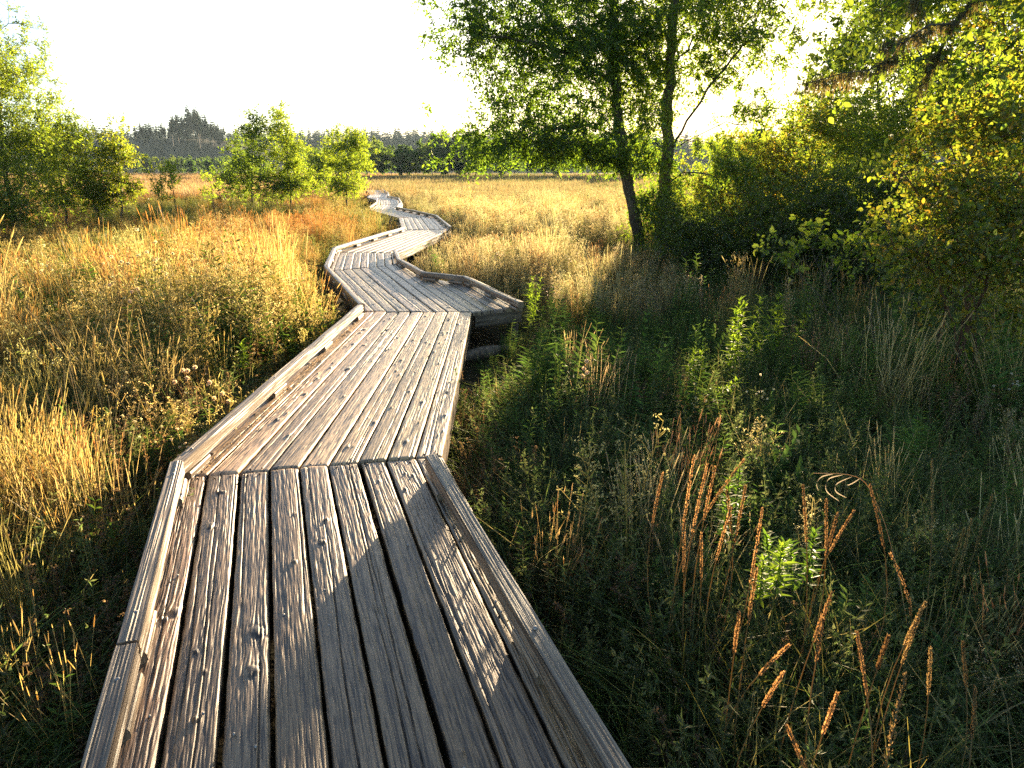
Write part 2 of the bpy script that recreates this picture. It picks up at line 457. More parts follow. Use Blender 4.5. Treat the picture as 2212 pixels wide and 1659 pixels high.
def beam(g, p0, p1, z0, w, h, seed, dv=.02, k=9, rnd=.007, tone=1.0, rough=.0034, z1=None):
    """sawn timber between two plan points, bottom at z0, with relief on every side."""
    p0, p1 = np.append(p0, z0), np.append(p1, z0 if z1 is None else z1)
    r = rs(seed)
    L = np.linalg.norm(p1 - p0); t = (p1 - p0) / L
    a = unit(np.array([t[1], -t[0], 0.0])) if abs(t[2]) < .95 else np.array([1.0, 0, 0])
    b = np.cross(a, t)
    if b[2] < 0: b = -b
    if abs(t[2]) >= .95: b = np.array([0, 1.0, 0])
    u = np.linspace(-.5, .5, k)
    per = [(x, -.5) for x in u] + [(.5, x) for x in u] + [(x, .5) for x in u[::-1]] + [(-.5, x) for x in u[::-1]]
    per = np.array(per)
    q = per * np.array([w, h])
    q = np.sign(q) * np.minimum(np.abs(q), np.array([w, h]) / 2)
    corner = (np.abs(per[:, 0]) > .49) & (np.abs(per[:, 1]) > .49)
    q[corner] *= 1 - rnd / max(w, h) * 1.3
    nn = unit(np.where(np.abs(per) > .49, np.sign(per), 0.0))
    nv = max(2, int(L / dv))
    tt = np.linspace(0, L, nv + 1)
    m = len(per)
    pi = np.arange(m) * (2 * (w + h) / m)
    PI, TT = np.meshgrid(pi, tt)
    gr = .55 * noise(PI * 170, TT * 1.2, seed) + .45 * noise(PI * 340, TT * 4, seed + 1)
    d = (gr - .5) * rough * 2 + (noise(PI * 12, TT * 2.5, seed + 2) - .5) * rough * 1.6
    bow = (noise(tt * .7, tt * 0, seed + 3) - .5) * .012
    V = p0 + t * TT[..., None] + a * (q[:, 0] + nn[:, 0] * d + 0)[..., None] + b * (q[:, 1] + h / 2 + nn[:, 1] * d + bow[:, None])[..., None]
    V = V.reshape(-1, 3)
    i = np.arange(nv)[:, None] * m; j = np.arange(m)[None]; j2 = (j + 1) % m
    f = np.stack([i + j, i + j2, i + m + j2, i + m + j], -1).reshape(-1, 4)
    hi = np.array([.40, .30, .20]) * tone * r.uniform(.88, 1.1); lo = np.array([.10, .07, .048]) * tone
    qq = np.clip((gr - .3) / .4, 0, 1)[..., None]
    c = (lo * (1 - qq) + hi * qq).reshape(-1, 3)
    pc = np.stack([PI + seed * .31, TT + seed * 2.1, 0 * PI], -1).reshape(-1, 3)
    g.add(V, f, c, pc)
    for e in (0, nv):                                   # end caps
        ring = V[e * m:(e + 1) * m]
        cv = np.concatenate([ring, ring.mean(0)[None]])
        jf = np.stack([np.arange(m), (np.arange(m) + 1) % m, np.full(m, m)], -1)
        g.add(cv, jf, hi * .6, np.concatenate([cv[:, :2] * 3, cv[:, 2:]], 1) * .2)

walk = empty('boardwalk', (0, 0, 0), 'weathered grey-brown wooden boardwalk zigzagging away through the marsh meadow', 'boardwalk')

def inset(p, q, d, side):
    """the line p-q moved inward by d (side +1: towards its right)."""
    p, q = np.asarray(p, float), np.asarray(q, float)
    t = (q - p) / np.linalg.norm(q - p)
    n = np.array([t[1], -t[0]]) * side
    return p + n * d, q + n * d

def line_x(p, d, a, b):
    """where the ray p + s*d meets the line a-b."""
    M = np.array([d, a - b]).T
    s, _ = np.linalg.solve(M, a - p)
    return p + d * s

seed = 100
res = [(.0020, .009), (.0034, .016), (.006, .03), (.010, .05), (.012, .07)] + [(.02, .15)] * 8
deck_obs = []
for i in range(len(SEC) - 1):
    g = Geo()
    (l0, r0), (l1, r1) = SEC[i], SEC[i + 1]
    n = 9
    rr = rs(500 + i)
    cut = np.linspace(0, 1, n + 1)
    gap = rr.uniform(.007, .014, n + 1)
    if i == 0:
        gap[6] = .021; gap[2] = .017; gap[3] = .015; gap[4] = .010
        cut[1:-1] += rr.uniform(-.007, .007, n - 1)
    for k in range(n):
        wid = np.linalg.norm(r0 - l0)
        a0, b0 = cut[k] + gap[k] / 2 / wid, cut[k + 1] - gap[k + 1] / 2 / wid
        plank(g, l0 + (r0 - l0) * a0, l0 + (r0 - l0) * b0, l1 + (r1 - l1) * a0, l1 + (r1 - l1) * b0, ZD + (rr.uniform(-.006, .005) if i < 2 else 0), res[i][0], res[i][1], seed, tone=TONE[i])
        seed += 1
    if i == 2:      # the passing bay bulging out on the right of the third section
        near = (r0, np.array([.12, 7.93])); f1 = np.array([-.62, 9.72]); f2 = np.array([-1.30, 10.2])
        d = unit(r1 - r0)
        nrm = np.array([d[1], -d[0]])
        far_pt = near[1]
        wtot = np.dot(near[1] - r0, nrm)
        m = 4
        for k in range(m):
            o0, o1 = k * .138 + .006, (k + 1) * .138 - .004
            cs = []
            for o in (o0, o1):
                st = r0 + nrm * o
                pa = line_x(st, d, near[0], near[1])
                q1 = line_x(st, d, f1, f2); q2 = line_x(st, d, f1, near[1])
                sa, s1, s2 = np.dot(pa, d), np.dot(q1, d), np.dot(q2, d)
                pb = q1 if s1 < s2 else q2
                cs.append((pa, pb))
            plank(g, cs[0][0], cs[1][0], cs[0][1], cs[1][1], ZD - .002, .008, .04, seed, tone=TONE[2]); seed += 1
    sec = g.build('deck_section', M_wood, walk, smooth=True, use_p=True)
    deck_obs.append(sec)
tagob(deck_obs[0], label='nearest deck boards, dark grooved grey with shade across them')
tagob(deck_obs[1], label='sunlit tan deck boards dotted with raised knots')
tagob(deck_obs[2], label='shaded blue-grey deck boards with the triangular passing bay')

# kerb rails on short blocks: (section, p, q, side) with p-q the outer edge near to far
RAILS = [(0, (-.75, .5), (-1.205, 1.80), 1), (0, (-1.21, 1.815), (-1.70, 3.21), 1), (0, (.59, .5), (-.385, 3.31), -1),
         (1, (-1.70, 3.225), (-1.665, 7.46), 1), (2, (-1.665, 7.50), (-2.85, 10.66), 1),
         (3, (-2.855, 10.67), (-3.39, 13.36), 1), (4, (-3.39, 13.38), (-2.82, 18.3), 1),
         (2, (.13, 7.66), (-.60, 9.60), -1), (2, (-.61, 9.62), (-1.27, 10.06), -1), (2, (-1.25, 10.11), (-1.81, 11.57), -1),
         (3, (-1.82, 11.59), (-2.11, 12.95), -1), (5, (-1.56, 18.5), (-2.43, 23.3), -1), (6, (-2.43, 23.35), (-4.55, 28.6), -1),
         (7, (-4.55, 28.7), (-4.97, 32.5), -1), (8, (-4.97, 32.5), (-5.9, 37.9), -1), (9, (-5.9, 37.95), (-7.0, 41.0), -1),
         (10, (-7.0, 41.05), (-7.94, 46.7), -1), (11, (-7.94, 46.75), (-10.04, 56.2), -1),
         (7, (-5.68, 28.5), (-6.17, 32.6), 1), (8, (-6.17, 32.7), (-7.05, 37.6), 1)]
for i, p, q, side in RAILS:
    w = .062 if i < 2 else .07
    a, b = inset(p, q, w / 2, side)
    dv = .012 if i < 2 else (.03 if i < 4 else .15)
    kk = 22 if i == 0 else (14 if i == 1 else 5)
    L = np.linalg.norm(b - a)
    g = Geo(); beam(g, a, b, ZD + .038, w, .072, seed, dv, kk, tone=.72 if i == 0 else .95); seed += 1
    rail = g.build('kerb_rail', M_wood, deck_obs[i], smooth=False, use_p=True)
    nb = max(2, int(round(L / 1.25)) + 1)
    t = (b - a) / L
    for k in range(nb):
        if i > 8 and k % 2: continue
        c = a + t * (.16 + (L - .32) * k / (nb - 1))
        g = Geo(); beam(g, c - t * .12, c + t * .12, ZD - .001, w + .012, .040, seed, .03, 5, tone=.9); seed += 1
        g.build('spacer_block', M_wood, deck_obs[i], use_p=True)
    if i < 3:
        for k in range(nb):
            c = a + t * (.16 + (L - .32) * k / (nb - 1))
            g = Geo()
            th = np.linspace(0, 2 * np.pi, 13)[:-1]
            prof = [(.0085, 0), (.0085, .003), (.0065, .0065), (.003, .008), (.0001, .0083)]
            V = np.array([[c[0] + rr_ * math.cos(a_), c[1] + rr_ * math.sin(a_), ZD + .1105 + zz] for rr_, zz in prof for a_ in th])
            ff = [[p_ * 12 + j, p_ * 12 + (j + 1) % 12, (p_ + 1) * 12 + (j + 1) % 12, (p_ + 1) * 12 + j] for p_ in range(4) for j in range(12)]
            g.add(V, ff, (.3, .3, .3)); g.build('bolt', M_bolt, deck_obs[i], smooth=True)

# joists, edge beams and posts under the deck
for i in range(len(SEC) - 1):
    (l0, r0), (l1, r1) = SEC[i], SEC[i + 1]
    L = np.linalg.norm((l1 + r1 - l0 - r0) / 2)
    near = i < 5
    for s_, (p, q) in ((1, (l0, l1)), (-1, (r0, r1))):
        a, b = inset(p, q, .05 if i != 1 else .03, s_)
        g = Geo(); beam(g, a, b, ZD - .185, .045, .138, seed, .05 if near else .4, 7 if near else 3, tone=.62); seed += 1
        g.build('edge_beam', M_wood, deck_obs[i], use_p=True)
    for e, (p, q) in enumerate(((l0, r0), (l1, r1))):
        if e == 1 and i < len(SEC) - 2: continue
        a, b = p + (q - p) * .02, q - (q - p) * .02
        g = Geo(); beam(g, a, b, ZD - .24, .09, .052, seed, .06, 5, tone=.5); seed += 1
        g.build('cross_beam', M_wood, deck_obs[i], use_p=True)
    if i < 7:
        for (p, q) in ((l0, r0), ((l0 + l1) / 2, (r0 + r1) / 2)):
            for s_ in (.06, .94):
                c = p + (q - p) * s_
                g = Geo(); beam(g, c, c, -.1, .09, .09, seed, .05, 5, tone=.5, z1=ZD - .19); seed += 1
                g.build('support_post', M_wood, deck_obs[i], use_p=True)
    if i == 2:
        for p, q in (((-.42, 7.66), (.10, 7.97)), ((.09, 7.99), (-.64, 9.7)), ((-.66, 9.71), (-1.3, 10.17))):
            g = Geo(); beam(g, np.array(p), np.array(q), ZD - .185, .045, .138, seed, .05, 7, tone=.5); seed += 1
            g.build('edge_beam', M_wood, deck_obs[i], use_p=True)
        for p in ((.03, 8.05), (-.62, 9.6)):
            g = Geo(); beam(g, np.array(p), np.array(p), -.1, .09, .09, seed, .05, 5, tone=.5, z1=ZD - .19); seed += 1
            g.build('support_post', M_wood, deck_obs[i], use_p=True)
for k in range(9):
    for s_ in (.28, .72):
        for e in (-1, 1):
            l_, r_ = SEC[1]
            q = rs(k * 7 + int(s_ * 10) + e)
            i_ = 0 if e < 0 else 1
            c = l_ + (r_ - l_) * (k + s_ + q.uniform(-.06, .06)) / 9 + unit(MID[i_ + (e > 0)] - MID[1] if e > 0 else MID[0] - MID[1]) * q.uniform(.03, .05)
            g = Geo(); th = np.linspace(0, 2 * np.pi, 9)[:-1]
            V = [[c[0] + q_ * math.cos(a_), c[1] + q_ * math.sin(a_), ZD + z_] for q_, z_ in ((.0048, -.006), (.0048, .0015), (.0001, .0022)) for a_ in th]
            ff = [[p_ * 8 + j, p_ * 8 + (j + 1) % 8, (p_ + 1) * 8 + (j + 1) % 8, (p_ + 1) * 8 + j] for p_ in range(2) for j in range(8)]
            g.add(V, ff, (.1, .08, .07)); g.build('nail', M_rust, deck_obs[i_], smooth=True)
# flat nail heads
r = rs(77)
for i, m in ((0, 16), (1, 14)):
    (l0, r0), (l1, r1) = SEC[i], SEC[i + 1]
    for k in range(m):
        s_, t_ = (int(r.integers(0, 9)) + r.choice([.3, .7])) / 9, r.uniform(.3, .97) if i == 0 else r.choice([.02, .5, .98])
        c = (l0 * (1 - s_) + r0 * s_) * (1 - t_) + (l1 * (1 - s_) + r1 * s_) * t_
        g = Geo(); th = np.linspace(0, 2 * np.pi, 9)[:-1]
        V = [[c[0] + q_ * math.cos(a_), c[1] + q_ * math.sin(a_), ZD + z_] for q_, z_ in ((.0042, -.004), (.0042, .0022), (.0001, .003)) for a_ in th]
        ff = [[p_ * 8 + j, p_ * 8 + (j + 1) % 8, (p_ + 1) * 8 + (j + 1) % 8, (p_ + 1) * 8 + j] for p_ in range(2) for j in range(8)]
        g.add(V, ff, (.5, .5, .5)); g.build('nail', M_bolt, deck_obs[i], smooth=True)

# ------------------------------------------------------------------ trees
def blobs_points(blobs, n, r, clump=.28, per=9):
    """attractor points: clumps inside a union of ellipsoids (centre, radii, weight)."""
    wts = np.array([b[2] for b in blobs], float); wts /= wts.sum()
    out = []
    for b, w in zip(blobs, wts):
        m = max(1, int(n * w / per))
        d = unit(r.normal(size=(m, 3))) * (r.uniform(0, 1, m) ** .42)[:, None]
        c = b[0] + d * b[1]
        p = c[:, None] + r.normal(size=(m, per, 3)) * clump * np.array([1, 1, .7])
        out.append(p.reshape(-1, 3))
    return np.concatenate(out)

SUN_DIR = np.array([math.sin(SUN_AZ) * math.cos(SUN_EL), math.cos(SUN_AZ) * math.cos(SUN_EL), math.sin(SUN_EL)])
# plants that catch the sun through openings in the thicket and crowns
OPEN = [at(p[0], p[1], p[2] * (.68 if p[2] < 3.5 else 1)) for p in [(1598, 660, 5.6), (1598, 720, 5.6), (1500, 770, 5.4), (1560, 800, 5.4), (1700, 690, 6.0), (1470, 1060, 3.1), (1515, 1130, 3.1), (1610, 1060, 3.15),
                         (1765, 1090, 3.05), (1690, 1190, 2.75), (1750, 1500, 2.0), (1700, 1520, 2.0), (1950, 1460, 2.05), (1630, 1280, 2.4)]]
DECK_SUN = [np.array(p) for p in [(-.95, 2.1, .47), (-.72, 2.6, .47), (-1.15, 2.9, .47), (-.45, 3.1, .47), (-1.05, 1.5, .47), (-.62, 1.75, .47), (-.9, 3.2, .47), (-.15, 2.5, .47), (-1.2, 2.4, .47),
                                   (-.7, 1.2, .47), (.05, 2.0, .47), (-1.3, 4.0, .47), (-.8, 4.2, .47), (-1.3, 5.2, .47), (-.7, 5.4, .47), (-1.0, 6.3, .47)]]
def shaded_free(att, rad=.24):
    keep = np.ones(len(att), bool)
    for p in OPEN + DECK_SUN:
        v = att - p
        t = v @ SUN_DIR
        keep &= ~((np.linalg.norm(v - t[:, None] * SUN_DIR, axis=1) < rad) & (t > .3))
    return att[keep]

def skeleton(trunks, att, r, step=.22, wob=.25):
    """grow branches from the trunk polylines to every attractor. returns pos, parent, radius."""
    pos, par = [], []
    for tr in trunks:
        prev = -1 if tr.get('root', True) or not pos else int(np.argmin(np.linalg.norm(np.array(pos) - tr['pts'][0], axis=1)))
        P = np.array(tr['pts'], float)
        seg = np.linalg.norm(np.diff(P, axis=0), axis=1)
        cum = np.concatenate([[0], np.cumsum(seg)])
        m = max(2, int(cum[-1] / step))
        tt = np.linspace(0, cum[-1], m)
        Q = np.stack([np.interp(tt, cum, P[:, k]) for k in range(3)], 1)
        Q[1:-1] += r.normal(size=(m - 2, 3)) * step * .1
        for q in Q[(0 if prev == -1 else 1):]:
            pos.append(q); par.append(prev); prev = len(pos) - 1
    n0 = m if len(trunks) else 0
    cap = len(pos) + len(att) * 14
    PA = np.zeros((cap, 3)); PA[:len(pos)] = pos; n = len(pos)
    base = PA[0].copy()
    order = np.argsort(np.min(np.linalg.norm(att[:, None] - PA[None, :n:3], axis=2), axis=1) + r.normal(size=len(att)) * .15)
    ends = []
    for a in att[order]:
        v = a - PA[:n]
        d = np.sqrt((v * v).sum(1)) + .35 * np.maximum(0, PA[:n, 2] - a[2])
        j = int(np.argmin(d))
        L = np.linalg.norm(a - PA[j])
        m = max(1, min(12, int(L / step)))
        p0 = PA[j]
        d0 = unit(PA[j] - PA[par[j]]) if par[j] >= 0 else np.array([0, 0, 1.0])
        prev = j
        for k in range(1, m + 1):
            s_ = k / m
            q = p0 + (a - p0) * s_ + d0 * L * wob * s_ * (1 - s_) + (r.normal(size=3) * step * .16 if k < m else 0)
            if n >= cap: break
            PA[n] = q; par.append(prev); prev = n; n += 1
        ends.append(prev)
    par = np.array(par[:n])
    return PA[:n], par, ends

def wood_from_skeleton(g, P, par, r0, rmax, col, sides=6, expo=2.4, moss=None, seed=0, taper=None):
    n = len(P)
    kids = [[] for _ in range(n)]
    for i in range(n):
        if par[i] >= 0: kids[par[i]].append(i)
    acc = np.zeros(n)
    for i in range(n - 1, -1, -1):
        if acc[i] == 0: acc[i] = r0 ** expo
        if par[i] >= 0: acc[par[i]] += acc[i]
    # parents may have a larger index than children only through later trunks; radii are monotone enough
    rad = np.minimum(acc ** (1 / expo), rmax)
    if taper:
        i, k = 0, 0
        z1 = taper[2]
        while k < n - 1 and par[k + 1] == k and P[k, 2] <= z1:
            rad[k] = max(rad[k], taper[0] + (taper[1] - taper[0]) * max(0, P[k, 2]) / z1)
            if P[k, 2] < .5: rad[k] *= 1 + .35 * (.5 - max(0, P[k, 2])) / .5
            k += 1
    starts = [(i, None) for i in range(n) if par[i] < 0]
    while starts:
        i, p = starts.pop()
        ch = [] if p is None else [p]
        rr = [] if p is None else [min(rad[p], rad[i] * 1.25)]
        while True:
            ch.append(i); rr.append(rad[i])
            if not kids[i]: break
            ks = sorted(kids[i], key=lambda k: -rad[k] - (10 if taper and k == i + 1 else 0))
            for k in ks[1:]: starts.append((k, i))
            i = ks[0]
        if len(ch) > 1:
            R_ = max(rr)
            sd = 10 if R_ > .08 else (6 if R_ > .02 else 4 if R_ > .007 else 3)
            c = col if moss is None or R_ < .012 else moss
            tube(g, P[ch], rr, c, sd, .16 if R_ > .04 else 0, seed + i)
    return rad

def leaf_colors(r, n, pal):
    pal = np.array(pal, float)
    i = r.integers(0, len(pal), n); j = r.integers(0, len(pal), n); t = r.uniform(0, 1, n)[:, None]
    return (pal[i] * (1 - t) + pal[j] * t) * r.uniform(.75, 1.25, n)[:, None]

def sprays(g, gw, att, centre, r, tw, tlen, m, L, W, pal, droop=.3, out=.8, big=False, twigcol=(.10, .075, .05), twr=.0016, upr=.0):
    """at every attractor tw thin twigs with m leaves each."""
    n = len(att)
    A = np.repeat(att, tw, 0)
    d = unit(r.normal(size=(n * tw, 3)) + unit(A - centre) * out + np.array([0, 0, upr - droop * .5]))
    ln = r.uniform(.55, 1.15, n * tw) * tlen
    tt = np.linspace(0, 1, 4)
    path = A[:, None] + d[:, None] * (ln[:, None] * tt[None])[..., None]
    path[..., 2] -= droop * ln[:, None] * tt[None] ** 2
    if gw is not None:
        side = unit(np.cross(d, r.normal(size=d.shape)))
        strips(gw, path, np.array([2.2, 1.8, 1.3, .6]) * twr, side, twigcol, twigcol)
    s_ = (np.arange(m) + .6) / m
    s_ = np.broadcast_to(s_, (n * tw, m)) + r.uniform(-.3, .3, (n * tw, m)) / m
    base = A[:, None] + d[:, None] * (ln[:, None] * s_)[..., None]
    base[..., 2] -= droop * ln[:, None] * s_ ** 2
    D = np.repeat(d, m, 0)
    sd = unit(np.cross(D, r.normal(size=D.shape)))
    ld = unit(D * .55 + sd * 1.0 + r.normal(size=D.shape) * .3 + np.array([0, 0, -droop * .8]))
    N = unit(r.normal(size=D.shape) + np.array([0, 0, .55]))
    C = leaf_colors(r, len(D), pal)
    sz = r.uniform(.4, 1.35, len(D))
    (big_leaves if big else leaves)(g, base.reshape(-1, 3), ld, N, L * sz, W * sz * r.uniform(.8, 1.2, len(D)), C)

def make_tree(name, label, cat, base, trunks, blobs, n, seed, tw=4, tlen=.32, m=9, L=.075, W=.028, pal=None, r0=.004, rmax=.2,
              col=(.10, .085, .065), clump=.28, per=9, droop=.3, group=None, big=False, mleaf=None, moss=None, step=.22, twigs=True, wob=.25, upr=0., out=.8, taper=None, clear=None, dist_open=True):
    r = rs(seed)
    base = np.asarray(base, float)
    root = empty(name, base, label, cat, group)
    att = blobs_points(blobs, n, r, clump, per)
    att = att[att[:, 2] > .15]
    if dist_open: att = shaded_free(att)
    if clear: att = att[~((att[:, 2] < clear[1] + .45 * (noise(att[:, 0] * 1.7, att[:, 1] * 1.7, 7) - .5)) & (att[:, 0] < clear[0]))]
    P, par, ends = skeleton(trunks, att, r, step, wob)
    gw = Geo()
    wood_from_skeleton(gw, P, par, r0, rmax, col, moss=moss, seed=seed, taper=taper)
    gl = Geo()
    centre = att.mean(0) - np.array([0, 0, .6])
    sprays(gl, gw if twigs else None, att, centre, r, tw, tlen, m, L, W, pal, droop, out, big, upr=upr)
    gw.build('trunk', M_bark, root, smooth=True)
    gl.build('crown', mleaf or M_leaf, root)
    return root

def blob(vx, vy, dist, rx, ry, rz, w=1.0):
    """ellipsoid round a picture point: rx, ry in picture units at that depth, rz depth radius in metres."""
    k = dist / F * 1.03
    return (at(vx, vy, dist), np.array([rx * k, rz, ry * k]), w)

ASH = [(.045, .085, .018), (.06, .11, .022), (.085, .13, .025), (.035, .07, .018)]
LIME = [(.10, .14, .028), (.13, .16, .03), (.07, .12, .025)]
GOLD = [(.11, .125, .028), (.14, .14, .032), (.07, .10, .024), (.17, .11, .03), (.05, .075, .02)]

# the two ash trees beside the boardwalk
b1 = on(1388, 556); b1[2] = -.05
T1 = 16.2
tr1 = [dict(pts=[b1, at(1372, 470, 15.9), at(1352, 380, 15.9), at(1338, 280, 16), at(1328, 150, 16.1), at(1328, 0, 16.2), at(1320, -140, 16.3), at(1300, -300, 16.4)]),
       dict(pts=[at(1340, 300, 16), at(1280, 270, 15.6), at(1200, 280, 15.2), at(1120, 330, 14.9)], root=False),
       dict(pts=[at(1330, 190, 16), at(1250, 120, 15.4), at(1150, 90, 15), at(1040, 80, 14.6)], root=False),
       dict(pts=[at(1328, 90, 16.1), at(1270, 10, 16.8), at(1150, -60, 17.2)], root=False)]
bl1 = [blob(1130, 60, 15.2, 150, 85, 1.2, 1.5), blob(1235, 165, 15.6, 130, 80, 1.3, 1.7), blob(1190, 290, 15.4, 130, 58, 1.1, 1.4),
       blob(1090, 335, 15, 75, 28, .7, .28), blob(1290, 330, 15.8, 90, 50, 1.2, .8), blob(1010, 90, 14.8, 80, 45, .8, .3),
       blob(1290, 60, 16, 110, 90, 1.5, 1.4), blob(1230, -130, 16.3, 240, 120, 2.0, 2.2), blob(1040, 250, 15, 50, 40, .6, .12), blob(1040, 300, 15, 60, 40, .7, .25), blob(1150, 395, 15.2, 25, 16, .3, .07), blob(1235, 402, 15.4, 22, 14, .3, .06), blob(1360, 420, 15.7, 40, 50, .6, .22), blob(985, 45, 14.8, 60, 40, .7, .15),
       blob(1375, 440, 15.9, 35, 80, .35, .14), blob(1250, 360, 15.6, 60, 14, .5, .12)]
make_tree('ash_tree', 'ash tree with the slimmer left-leaning trunk of the pair right of the boardwalk', 'tree', b1, tr1, bl1, 1750, 11,
          tw=6, m=9, L=.088, W=.033, pal=ASH, rmax=.125, taper=(.145, .075, 6.5), clear=(2.7, 2.12), r0=.0036, clump=.36, group='pair of ash trees beside the boardwalk')
b2 = on(1428, 553); b2[2] = -.05
tr2 = [dict(pts=[b2, at(1434, 470, 16.4), at(1436, 380, 16.4), at(1440, 300, 16.4), at(1447, 180, 16.4), at(1452, 60, 16.5), at(1462, -60, 16.6), at(1470, -260, 16.7)]),
       dict(pts=[at(1438, 350, 16.4), at(1478, 270, 16.2), at(1530, 190, 16), at(1590, 120, 15.8), at(1640, 30, 15.6), at(1660, -60, 15.5)], root=False),
       dict(pts=[at(1440, 330, 16.4), at(1500, 300, 16.1), at(1560, 260, 15.9), at(1620, 270, 15.6)], root=False),
       dict(pts=[at(1448, 160, 16.4), at(1490, 90, 16.9), at(1560, 20, 17.3)], root=False),
       dict(pts=[at(1436, 400, 16.4), at(1480, 370, 16), at(1540, 380, 15.8), at(1580, 420, 15.6)], root=False)]
bl2 = [blob(1440, 70, 16.3, 110, 95, 1.4, 1.5), blob(1560, 50, 16.1, 100, 70, 1.3, .7), blob(1650, 120, 15.8, 60, 60, .9, .3),
       blob(1400, 210, 16.2, 55, 90, 1.1, .8), blob(1510, 335, 16, 95, 30, 1.0, .55), blob(1560, 385, 15.8, 70, 40, .9, .5),
       blob(1620, 250, 15.8, 90, 14, .7, .16), blob(1470, 430, 16, 70, 55, .8, .5), blob(1520, -120, 16.4, 220, 110, 1.8, 1.8),
       blob(1400, 370, 16, 60, 60, .9, .6), blob(1450, 480, 16.1, 45, 55, .5, .35), blob(1540, 140, 16, 70, 35, .9, .22)]
make_tree('ash_tree', 'ash tree with the thicker upright trunk hiding the low sun, right of the leaning one', 'tree', b2, tr2, bl2, 1350, 12,
          tw=6, m=9, L=.088, W=.033, pal=ASH + LIME[:2], rmax=.16, taper=(.15, .08, 7.0), r0=.0038, group='pair of ash trees beside the boardwalk')

def shrub(name, label, cat, cx, dist, zbase, blobs, n, seed, stems=7, **kw):
    """several stems from one base towards the blob centres."""
    r = rs(seed)
    base = np.array([cx, dist, zbase], float)
    tr = []
    for k in range(stems):
        b = blobs[k % len(blobs)]
        tgt = b[0] + r.normal(size=3) * b[1] * .35
        p0 = base + np.array([r.normal() * .12, r.normal() * .12, 0])
        mid = (p0 * .55 + tgt * .45); mid[2] += .1 * abs(tgt[2] - p0[2])
        tr.append(dict(pts=[p0, mid, tgt]))
    return make_tree(name, label, cat, base, tr, blobs, n, seed + 1, **kw)

# right hand side
g_ = 'shrubs of the thicket on the right'
bx = at(2075, 500, 5.9)
shrub('near_shrub', 'big close shrub with rounded yellow-green leaves at the right edge of the photo', 'shrub', 3.95, 5.9, 0,
      [blob(2090, 330, 5.9, 100, 110, .7, 1.6), blob(2120, 480, 5.7, 120, 110, .7, 1.8), blob(2180, 190, 6.3, 80, 110, .8, 1.2),
       blob(2200, 20, 6.5, 80, 100, .8, .8), blob(2160, 620, 5.8, 100, 80, .6, 1.0), blob(2250, 350, 6.0, 90, 250, .9, 1.5), blob(1985, 530, 5.6, 60, 40, .3, .35)],
      620, 21, stems=9, tw=4, tlen=.26, m=8, L=.048, W=.030, pal=GOLD + LIME, r0=.0026, rmax=.03, clump=.13, per=8, big=True, droop=.15, step=.12,
      col=(.13, .07, .04), group=g_)
shrub('arching_shrub', 'low arching branches of broad bright leaves reaching left from the close shrub', 'shrub', 3.35, 6.6, 0,
      [blob(1700, 540, 6.6, 50, 22, .3, .8), blob(1790, 520, 6.5, 60, 22, .3, .8), blob(1850, 500, 6.4, 50, 22, .3, .7), blob(1930, 560, 6.5, 60, 50, .4, 1.0)],
      46, 23, stems=5, tw=3, tlen=.22, m=6, L=.06, W=.034, pal=LIME, r0=.003, rmax=.014, clump=.08, per=4, big=True, droop=.2, step=.12, group=g_)
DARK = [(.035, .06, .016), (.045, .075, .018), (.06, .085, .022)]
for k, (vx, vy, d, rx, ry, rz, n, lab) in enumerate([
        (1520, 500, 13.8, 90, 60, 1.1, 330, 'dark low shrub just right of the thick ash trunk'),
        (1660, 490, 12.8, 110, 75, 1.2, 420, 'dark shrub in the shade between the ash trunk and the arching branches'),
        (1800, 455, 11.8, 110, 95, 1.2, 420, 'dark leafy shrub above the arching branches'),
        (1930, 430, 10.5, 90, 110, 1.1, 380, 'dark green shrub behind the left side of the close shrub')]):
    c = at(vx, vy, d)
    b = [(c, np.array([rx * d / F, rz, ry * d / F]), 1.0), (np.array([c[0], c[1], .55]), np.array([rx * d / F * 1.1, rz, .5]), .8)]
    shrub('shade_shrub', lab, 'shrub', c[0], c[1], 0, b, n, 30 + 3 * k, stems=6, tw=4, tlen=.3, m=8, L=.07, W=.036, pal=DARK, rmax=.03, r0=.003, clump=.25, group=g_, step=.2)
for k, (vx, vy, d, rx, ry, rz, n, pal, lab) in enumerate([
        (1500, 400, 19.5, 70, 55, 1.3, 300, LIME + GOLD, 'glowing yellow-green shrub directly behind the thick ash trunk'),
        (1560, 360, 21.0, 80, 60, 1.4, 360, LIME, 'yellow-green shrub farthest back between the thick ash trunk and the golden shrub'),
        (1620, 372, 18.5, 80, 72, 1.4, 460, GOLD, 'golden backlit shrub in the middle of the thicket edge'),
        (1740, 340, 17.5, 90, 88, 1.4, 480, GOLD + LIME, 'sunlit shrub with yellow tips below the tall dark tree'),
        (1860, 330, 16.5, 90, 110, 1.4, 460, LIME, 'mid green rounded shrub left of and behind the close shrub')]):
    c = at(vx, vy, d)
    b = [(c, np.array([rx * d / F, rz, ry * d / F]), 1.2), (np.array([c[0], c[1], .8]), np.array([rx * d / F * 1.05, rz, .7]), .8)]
    shrub('lit_shrub', lab, 'shrub', c[0], c[1], 0, b, n, 60 + 3 * k, stems=6, tw=4, tlen=.32, m=8, L=.08, W=.042, pal=pal, rmax=.03, r0=.003, clump=.28, group=g_, step=.22, upr=.4)

